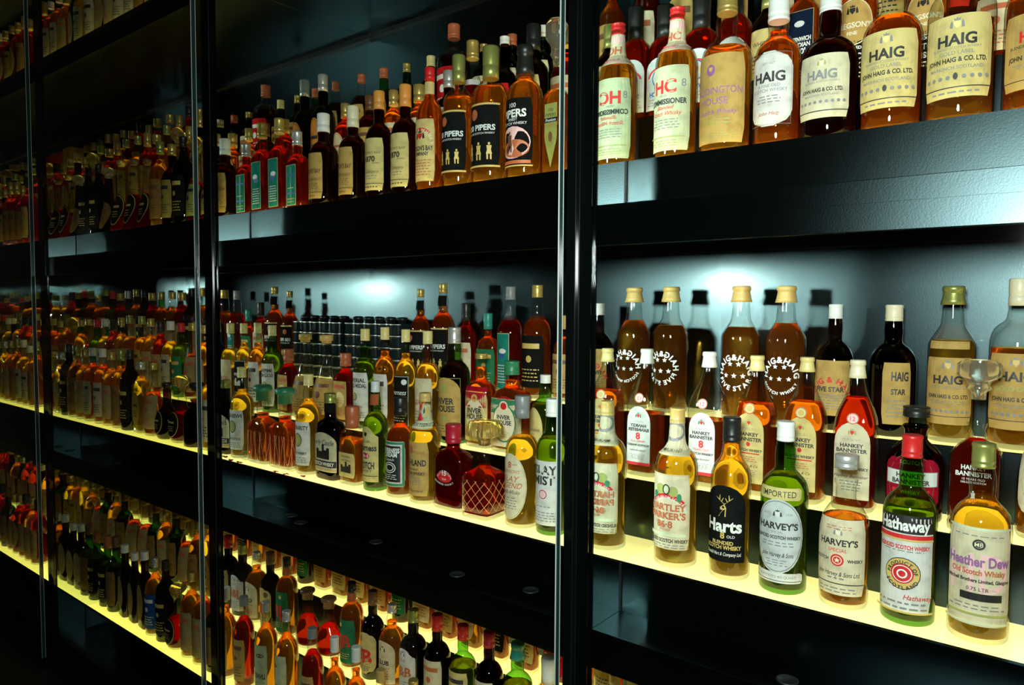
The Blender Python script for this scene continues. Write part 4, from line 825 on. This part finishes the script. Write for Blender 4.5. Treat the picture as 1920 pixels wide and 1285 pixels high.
# ---- second bay, upper shelf
row('U', 0, 1, [
 (513, 226, 46, 'wide', 'c', 'r', .80, ('screw', 'gold', .16), [('tartanblue', 0)], 'squared red bottle, gold cap, blue-green label'),
 (558, 247, 46, 'wide', 'c', 'r', .84, ('screw', 'silver', .18), ['tartan'], 'squared red bottle, silver cap, green tartan label'),
 (607, 214, 56, 'dome', 'd', 'R', .95, ('tall', 'white', .20), [('hudson', -.1)], 'dark red bottle, white papered cap, amber label'),
 (662, 200, 54, 'dome', 'd', 'R', .95, ('tall', 'cream', .22), [('hudson', -.1)], 'dark red bottle, cream capsule, dim amber label'),
 (711, 172, 52, 'dome', 'd', 'R', .95, ('tall', 'orange', .17), ['hudson1870', ], 'dark red bottle, bright yellow label, left of twin'),
 (760, 160, 54, 'dome', 'd', 'R', .95, ('tall', 'orange', .20), ['hudson1870'], 'dark red bottle, bright yellow label, right of twin'),
 (806, 128, 52, 'std', 'c', 'o', .82, ('tall', 'red', .10), ['hudsonscotch', 'nyellow'], 'orange bottle, red cap, yellow crest label'),
 (860, 105, 60, 'broad', 'c', 'a', .70, ('tall', 'olive', .20), ['pipers'], 'amber bottle, papered neck, black label, smaller twin'),
 (920, 89, 70, 'broad', 'c', 'a', .72, ('tall', 'olive', .23), ['pipers'], 'amber bottle, papered neck, black label, larger twin'),
 (984, 87, 68, 'broad', 'c', 'a', .78, ('sleeve', 'black', .22), ['pipersfine'], 'orange bottle, black neck sleeve, black landscape label'),
 (1044, 38, 58, 'flask', 'c', 'a', .74, ('oct', 'gold', .25), ['pipersblade'], 'decanter, flared glass stopper, olive blade-shaped label', DC),
])
row('U', 1, 1, [
 (606, 141, 46, 'dome', 'k', 'k', .9, ('tall', 'silver', .16), ['o_orange'], 'black bottle, silver cap, orange oval label, left pair'),
 (648, 195, 44, 'std', 'c', 'r', .80, ('tall', 'gold', .20), ['o_cream'], 'red bottle, gold capsule, above cream-capped dark one'),
 (694, 180, 46, 'std', 'd', 'r', .75, ('tall', 'brown', .20), ['g_ochre'], 'brown bottle, brown capsule, dim label'),
 (738, 170, 44, 'std', 'c', 'o', .78, ('tall', 'gold', .20), ['g_cream'], 'orange bottle, gold capsule, cream label, right of brown'),
 (786, 160, 46, 'bulb', 'c', 'o', .78, ('tall', 'gold', .22), ['g_cream'], 'orange bottle, gold capsule, behind red-capped bottle'),
 (842, 134, 52, 'dome', 'd', 'k', .8, ('tall', 'silver', .20), ['g_cream'], 'dark bottle, silver capsule, between crest and black labels'),
 (886, 78, 56, 'pear', 'c', 'R', .64, ('screw', 'gold', .16), ['Bwhite'], 'pear-shaped red bottle, gold cap, small price tag'),
 (946, 70, 52, 'dome', 'd', 'k', .9, ('screw', 'white', .07), ['g_red'], 'black bottle, thin white cap, behind larger black label'),
 (1000, 48, 58, 'bulb', 'g', 'k', .85, ('tall', 'black', .22), ['g_yellow'], 'green bottle, ribbed black cap, red collar'),
 (1062, 60, 58, 'std', 'c', 'r', .8, ('screw', 'gold', .14), ['g_cream'], 'red bottle, gold cap, by glass edge'),
])
row('U', 2, 1, [
 (678, 140, 38, 'bulb', 'c', 'k', .70, ('screw', 'rust', .12), ['g_ochre'], 'dark bottle, red and gold cap, far left'),
 (720, 129, 40, 'bulb', 'g', 'k', .66, ('screw', 'rust', .14), ['g_ochre'], 'green-necked bottle, red and gold cap, second from left'),
 (763, 120, 38, 'bulb', 'G', 'k', .66, ('screw', 'gold', .12), ['g_brown' if 0 else 'g_ochre'], 'dark green bottle, yellow cap, third from left'),
 (808, 106, 40, 'bulb', 'G', 'k', .66, ('screw', 'yellow', .14), ['g_ochre'], 'dark green bottle, yellow cap, fourth from left'),
 (851, 47, 62, 'broad', 'c', 'k', .68, ('screw', 'rust', .14), ['g_red'], 'large dark bottle, red and gold cap, red label'),
 (907, 84, 42, 'bulb', 'G', 'k', .66, ('screw', 'gold', .1), ['g_cream'], 'dark green bottle, pale collar, behind papered twin'),
 (960, 66, 44, 'bulb', 'd', 'k', .66, ('tall', 'rust', .14), ['g_cream'], 'brown bottle, rust cap, behind thin white cap'),
 (1018, 50, 46, 'bulb', 'G', 'k', .66, ('tall', 'white', .14), ['g_cream'], 'dark green bottle, white strip cap, far right'),
])
# ---- second bay, lower shelf
row('L', 0, 1, [
 (538, 1146, 46, 'std', 'c', 'a', .78, ('screw', 'silver', .10), ['linwood'], 'amber bottle, silver cap, pale green label'),
 (586, 1178, 44, 'tall', 'c', 'r', .78, ('screw', 'grey', .10), ['g_ochre'], 'red bottle, grey cap, brown label'),
 (628, 1195, 44, 'dome', 'c', 'a', .80, ('screw', 'white', .14), ['g_cream'], 'amber bottle, white cap, left of two'),
 (668, 1213, 46, 'dome', 'c', 'a', .80, ('screw', 'white', .14), ['g_yellow'], 'amber bottle, white cap, right of two'),
 (714, 1256, 50, 'std', 'c', 'o', .80, ('screw', 'ochre', .12), ['g_cream'], 'orange bottle, brown cap at bottom of photo'),
 (775, 1275, 54, 'std', 'c', 'a', .80, ('screw', 'gold', .12), ['g_yellow'], 'amber bottle, gold cap at bottom of photo'),
])
row('L', 1, 1, [
 (617, 1120, 50, 'pear', 'c', 'r', .62, ('mush', 'brown', .18), [], 'pear-shaped red decanter with dark mushroom stopper', DC),
 (660, 1092, 46, 'broad', 'c', 'b', .76, ('tall', 'black', .12), ['jbdark', 'nrust'], 'amber bottle, dark label with red initials'),
 (699, 1108, 46, 'dome', 'G', 'k', .85, ('tall', 'brown', .16), ['jb'], 'dark green bottle, yellow label, red initials'),
 (735, 1133, 50, 'bulb', 'c', 'a', .80, ('screw', 'silver', .10), ['club'], 'amber bottle, silver cap, cream arched label'),
 (775, 1143, 54, 'dome', 'k', 'k', .85, ('screw', 'olive', .14), ['duke'], 'matt dark bottle, olive cap, white humped label'),
 (820, 1152, 52, 'dome', 'k', 'k', .85, ('tall', 'red', .17), ['g_cream'], 'matt dark bottle, tall red capsule, cream label'),
 (868, 1172, 54, 'dome', 'g', 'y', .60, ('tall', 'red', .15), ['g_yellow'], 'green bottle, red capsule'),
 (917, 1184, 56, 'dome', 'd', 'k', .85, ('tall', 'crimson', .15), ['g_cream'], 'brown-black bottle, red capsule, left of green dome'),
 (970, 1205, 60, 'bulb', 'g', 'y', .60, ('sleeve', 'teal', .15), ['g_white'], 'bright green bottle, green domed closure'),
 (1028, 1232, 56, 'tall', 'c', 'y', .80, ('tall', 'white', .24), ['o_cream', 'nblack'], 'golden bottle, white and black papered neck'),
])
row('L', 2, 1, [
 (676, 968, 40, 'flask', 'c', 'a', .8, ('screw', 'gold', .1), ['g_yellow'], 'amber bottle, yellow label, far left'),
 (716, 980, 38, 'flask', 'c', 'o', .8, ('screw', 'gold', .1), ['g_ochre'], 'orange bottle, brown label, second from left'),
 (754, 992, 40, 'std', 'd', 'k', .8, ('screw', 'gold', .1), ['g_green'], 'dark bottle, green label'),
 (796, 1003, 42, 'flask', 'c', 'o', .8, ('screw', 'gold', .1), ['g_cream'], 'orange flask, cream label, left of cream twin'),
 (840, 1015, 44, 'flask', 'c', 'o', .8, ('screw', 'silver', .1), ['g_ochre'], 'orange flask, silver cap, brown label'),
 (886, 1028, 44, 'flask', 'c', 'a', .8, ('screw', 'gold', .1), ['o_cream'], 'amber flask, cream oval label'),
 (934, 1040, 46, 'flask', 'c', 'o', .8, ('screw', 'black', .1), ['g_black'], 'orange flask, black label'),
 (988, 1056, 50, 'flask', 'c', 'o', .8, ('screw', 'gold', .1), ['g_yellow'], 'orange flask, yellow label, second from right'),
 (1045, 1070, 52, 'flask', 'c', 'r', .8, ('screw', 'red', .1), ['g_red'], 'red flask, red label, far right'),
])
# book-shaped dark decanters, back row of the second bay's middle shelf
def book(i, xw, wd, hw, lab):
    t = thing('book_shaped_decanter', lab, 'decanter', (xw*W, 1.250*W, Z(TREAD['M']+.194)+.0003), 'book-shaped dark decanters')
    w2 = wd*W/2; H = hw*W
    vs, fs = [], []; prof = []
    nb = 5; zs = [0]
    for k in range(nb):
        a, b = H*k/nb, H*(k+1)/nb
        prof += [(a, 1.04), (a+.004, 1.04), (a+.006, .96), (b-.006, .96), (b-.004, 1.04)]
    prof.append((H, 1.04))
    seg = 10
    for z, q in prof:
        for j in range(seg+1):
            th = math.pi*j/seg
            vs.append((-w2*math.cos(th)*min(q, 1), -.030-.016*math.sin(th)*q, z))
        vs += [(w2*.96, .040, z), (-w2*.96, .040, z)]
    n = seg+3
    for k in range(len(prof)-1):
        for j in range(n):
            a, b = k*n+j, k*n+(j+1) % n; fs.append((a, b, b+n, a+n))
    fs += [tuple(reversed(range(n))), tuple(range((len(prof)-1)*n, len(prof)*n))]
    obj('book_body', mesh('book_body', vs, fs, [pbr('dark_glazed_ceramic', (.008, .02, .022), .12, 0, .8)], smooth=False), t)
    ls = []
    for k in range(1, nb+1):
        z = H*k/nb-.002 if k < nb else H-.003
        pts = [(-w2*math.cos(math.pi*j/seg), -.030-.0172*math.sin(math.pi*j/seg)) for j in range(seg+1)]
        for (x0, y0), (x1, y1) in zip(pts, pts[1:]):
            b = len(ls); ls.append(((x0, y0-.0004, z), (x1, y1-.0004, z), (x1, y1-.0004, z+.0022), (x0, y0-.0004, z+.0022)))
    v2 = [p for q in ls for p in q]
    obj('silver_bands', mesh('silver_bands', v2, [tuple(range(4*i_, 4*i_+4)) for i_ in range(len(ls))], [foil('silver')]), t)
    c = obj('cap', simple([(0, .013), (.008, .013), (.009, .017), (.018, .017), (.021, .010)], 12, foil('black'), 'cap'), t); c.location = (0, 0, H)
q0 = on_depth(680, 640, 1.25); q1 = on_depth(768, 640, 1.25); hT = on_depth(700, 606, 1.25)[2]-(TREAD['M']+.194)
NBK = 5
for i in range(NBK):
    wd = (q1[0]-(A0-1)-.012)/NBK
    book(i, A0-1+.008+wd*(i+.5), wd*.94, hT, 'dark ribbed book-shaped decanter, %s from left in the row of five' % ['first', 'second', 'third', 'fourth', 'fifth'][i])


# ------------------------------------------------------------------ the two far bays: kinds of bottle, each built once, then copied
KINDS = {  # key: (words, R, height, shape, glass, liquid, fill, cap, labels)
 'ac': ('amber bottle, gold cap, cream label', .0375, .295, 'std', 'c', 'a', .78, ('screw', 'gold', .11), ['g_aged']),
 'ay': ('amber bottle, olive cap, yellow label', .037, .300, 'bulb', 'c', 'a', .72, ('screw', 'olive', .11), ['g_agedy']),
 'ow': ('orange bottle, white cap, white label', .037, .292, 'broad', 'c', 'o', .80, ('screw', 'white', .11), ['g_agedw']),
 'ro': ('red bottle, gold capsule, ochre label', .037, .300, 'std', 'c', 'r', .80, ('tall', 'gold', .18), ['g_agedo']),
 'rc': ('red bottle, gold cap, oval label', .038, .290, 'tall', 'c', 'r', .82, ('screw', 'gold', .12), ['o_aged']),
 'gb': ('green bottle, silver cap, black label', .0365, .305, 'dome', 'g', 'y', .62, ('tall', 'silver', .12), ['g_black']),
 'gt': ('dark green bottle, rust capsule, black label', .0375, .300, 'dome', 'G', 'y', .62, ('tall', 'rust', .18), ['g_black']),
 'gc': ('dark green bottle, ochre label', .0375, .300, 'dome', 'G', 'y', .62, ('tall', 'brown', .14), ['g_agedo']),
 'dc': ('dark bottle, white cap, cream label', .0385, .285, 'wide', 'd', 'k', .90, ('screw', 'white', .11), ['o_aged']),
 'dk': ('black bottle, black cap, black label', .0370, .300, 'std', 'k', 'k', .90, ('screw', 'black', .12), ['g_black']),
 'dy': ('dark red bottle, gold cap, yellow label', .038, .298, 'dome', 'd', 'R', .92, ('tall', 'gold', .14), ['g_agedy']),
 'yw': ('golden bottle, white cap, pale label', .0375, .295, 'bulb', 'c', 'y', .74, ('screw', 'white', .12), ['g_agedw']),
 'yo': ('golden bottle, silver cap, oval yellow label', .042, .285, 'flask', 'c', 'y', .80, ('screw', 'silver', .11), ['o_agedy']),
 'bl': ('amber bottle, silver cap, blue label', .037, .285, 'std', 'c', 'a', .80, ('screw', 'silver', .12), ['g_blue']),
 'bo': ('amber bottle, olive cap, brown label', .0375, .298, 'std', 'c', 'b', .80, ('tall', 'olive', .14), ['g_agedo']),
 'rk': ('red bottle, black capsule, paper label', .037, .300, 'tall', 'c', 'r', .84, ('tall', 'black', .16), ['g_aged']),
 'gk': ('green bottle, red cap, green label', .037, .296, 'bulb', 'g', 'y', .70, ('screw', 'red', .12), ['g_green']),
 'cf': ('conical orange flask, dark oval label', .050, .270, 'cone', 'c', 'r', .44, ('cork', 'gold', .08), ['o_black']),
 'cr': ('conical red flask, dark oval label', .050, .270, 'cone', 'c', 'R', .56, ('cork', 'brown', .08), ['o_black']),
 'ck': ('conical black flask, gold stopper, orange oval', .050, .275, 'cone', 'k', None, 0, ('oct', 'gold', .16), ['o_orange'] if 0 else ['o_agedo']),
 'rs': ('squat round dark bottle, gold-ringed oval label', .050, .215, 'round', 'd', 'k', .60, ('cork', 'black', .12), ['o_black']),
 'rr': ('squat round red bottle, gold-ringed oval label', .050, .225, 'round', 'c', 'R', .56, ('ball', 'gold', .18), ['o_black']),
 'hm': ('squat dimpled dark bottle, dark cap', .048, .220, 'neckless', 'd', 'k', .60, ('cork', 'black', .12), []),
 'sp': ('round-shouldered amber bottle, crest label', .043, .280, 'pear', 'c', 'o', .60, ('screw', 'gold', .10), ['g_aged']),
 'gl': ('globe-topped red decanter, paper label', .042, .300, 'pear', 'c', 'R', .60, ('ball', 'gold', .20), ['g_olive']),
}
first = {}
def place_kind(k, X, unit, r, n, lab, sc_=1.0, rz=0):
    words, R, Ht, shape, glass, lq, fill, cap, des = KINDS[k]
    loc = (X*W, ROWY[r]*W, Z(TREAD[unit]+STEP[r][2])+.0004)
    grp = 'bottles on the %s shelf of the %s' % (UN[unit], BN[n])
    nm = 'whisky_decanter' if k in ('cf', 'cr', 'ck', 'rr', 'gl') else 'whisky_bottle'
    if lab in SEEN: print('DUP', lab)
    SEEN.add(lab)
    if len(lab.split()) > 16: print('LONG', lab)
    if k not in first:
        first[k] = build_bottle(nm, lab, loc, R, Ht, shape, glass, lq, fill, cap, des, rz, 18, grp); o = first[k]
    else:
        src = first[k]
        o = src.copy(); C.objects.link(o); o.location = loc; o.rotation_euler = (0, 0, rz); o['label'] = lab; o['group'] = grp
        for ch in src.children:
            c = ch.copy(); C.objects.link(c); c.parent = o
    o.scale = (sc_ if sc_ < 1 else 1, sc_ if sc_ < 1 else 1, sc_)
    return R/W*min(sc_, 1)
def fill_row(unit, r, n, keys, t0, t1, seed):
    rr = random.Random(seed)
    x = A0-n+.006+t0; end = A0-n+t1
    i = 0; prev = 0
    while True:
        k = keys[i] if i < len(keys) else rr.choice(POOL[unit])
        R = KINDS[k][1]/W
        x += R+prev+rr.uniform(.003, .010)
        if x+R > end: break
        w = KINDS[k][0]
        lab = '%s, %s of %s row, %s shelf, %s' % (w, ORD[i] if i < 16 else 'last', RW[r], UN[unit], 'third bay' if n == 2 else 'leftmost bay')
        place_kind(k, x, unit, r, n, lab, rr.uniform(.94, 1.05), rr.uniform(-.15, .15))
        prev = R; i += 1
POOL = dict(T=['ac', 'ow', 'dc', 'ro', 'yw', 'dy', 'ay', 'rc'], U=['ro', 'rc', 'rk', 'ay', 'dy', 'dk', 'bo', 'ro', 'gl', 'ac'],
            M=['ac', 'ay', 'ow', 'yw', 'dk', 'dc', 'bo', 'rc', 'yo', 'gk', 'rk', 'sp'], L=['sp', 'gc', 'ac', 'dc', 'ay', 'rc', 'yo', 'bo', 'rk'])
E2 = .945
fill_row('M', 0, 2, ['ow', 'ac', 'bo', 'dk', 'yo', 'sp', 'rs', 'rr', 'hm'], 0, .80, 1)
fill_row('M', 1, 2, ['ay', 'ac', 'rk', 'yw', 'gk', 'sp', 'ac', 'gl'], 0, .86, 2)
fill_row('M', 2, 2, ['ac', 'rc', 'dk', 'ac', 'gb', 'rc', 'gk'], 0, E2, 3)
fill_row('U', 0, 2, ['dk', 'ck', 'cf', 'cr', 'cr', 'bo', 'dy'], 0, .80, 4)
fill_row('U', 1, 2, ['ay', 'ro', 'rc', 'ay', 'gl', 'ro'], 0, .86, 5)
fill_row('U', 2, 2, ['rc', 'ro', 'rk', 'rc', 'ay'], 0, .70, 6)
fill_row('L', 0, 2, ['gt', 'gc', 'dc', 'dc', 'dc', 'bl', 'dk', 'rr'], 0, .80, 7)
fill_row('L', 1, 2, ['sp', 'gc', 'ac', 'gc', 'sp', 'bo'], 0, .86, 8)
fill_row('L', 2, 2, ['ow', 'gc', 'bo', 'ac'], 0, E2, 9)
fill_row('T', 0, 2, ['yw', 'dc', 'ac', 'ow', 'ow', 'ro', 'ac'], 0, .72, 10)
fill_row('T', 1, 2, [], 0, .60, 11)
for ui, u in enumerate('TUML'):
    for r in range(3):
        fill_row(u, r, 3, [], 0 if r < 2 else .18, (.50, .52, .90)[r], 20+ui*3+r)
# the red and the gold carton at the right end of the third bay's upper back row
def carton(name, lab, X, w, h, d, mt, strip):
    t = thing(name, lab, 'carton', (X*W, 1.25*W, Z(TREAD['U']+.194)+.0003))
    b = boxes('box_body', [(-w/2, w/2, -d/2, d/2, 0, h)], mt, t, bevel=.002)
    if strip: boxes('printed_strip', [(-w*.3, w*.3, -d/2-.0008, -d/2-.0001, h*.45, h*.55)], flat('greyw'), t)
# bits lying on the front tread of the second bay's middle shelf
def on_tread(x, y, unit='M'): r = ray(x, y); return r*(TREAD[unit]/r[2])
p = on_tread(548, 884)
t = thing('fallen_glass_stopper', 'faceted clear ball stopper lying on the lit shelf beside the fluted decanter', 'stopper', (p[0]*W, (p[1]+.0)*W, Z(TREAD['M'])+.0004))
b = obj('stopper_ball', simple([(0, .006), (.004, .014), (.012, .019), (.020, .0195), (.028, .014), (.032, .006)], 10, shell('c'), 'stopper_ball'), t)
b2 = obj('stopper_peg', simple([(0, .006), (.016, .0075), (.018, .009)], 10, shell('c'), 'stopper_peg'), t); b2.rotation_euler = (0, math.radians(78), .6); b2.location = (.012, .004, .010)
for i, (x, y, lab) in enumerate(((512, 887, 'curled red wax scrap lying in front of the fluted decanter'), (531, 892, 'flat red wax scrap at the very edge of the lit shelf'), (562, 896, 'small red wax scrap left of the white-labelled golden bottle'))):
    p = on_tread(x, y); rr = random.Random(i)
    vs = [(0, 0, .004)]; k = 9
    for j in range(k):
        a = j*math.tau/k; q = rr.uniform(.007, .014); vs.append((q*math.cos(a), .6*q*math.sin(a), rr.uniform(0, .005)))
    vs += [(v[0], v[1], max(0, v[2]-.0015)) for v in vs]
    fs = [(0, 1+j, 1+(j+1) % k) for j in range(k)]+[(k+1, k+2+(j+1) % k, k+2+j) for j in range(k)]+[(1+j, k+2+j, k+2+(j+1) % k, 1+(j+1) % k) for j in range(k)]
    o = obj('wax_scrap', mesh('wax_scrap', vs, fs, [pbr('red_wax', (.5, .02, .015), .4)])); o.location = (p[0]*W, (p[1]+.008)*W, Z(TREAD['M'])+.0003)
    o['label'] = lab; o['category'] = 'scrap'; o['group'] = 'red wax scraps'
carton('gift_carton', 'red gift carton with pale printed strip, right end of third bay upper shelf', A0-2+.86, .17, .27, .10, pbr('red_card', (.45, .01, .02), .45), True)
carton('gift_carton', 'mottled gold gift carton left of the red carton, third bay upper shelf', A0-2+.75, .10, .28, .10, pbr('gold_card', (.45, .30, .06), .45, 0, .5, noise=.5, nscale=20), False)
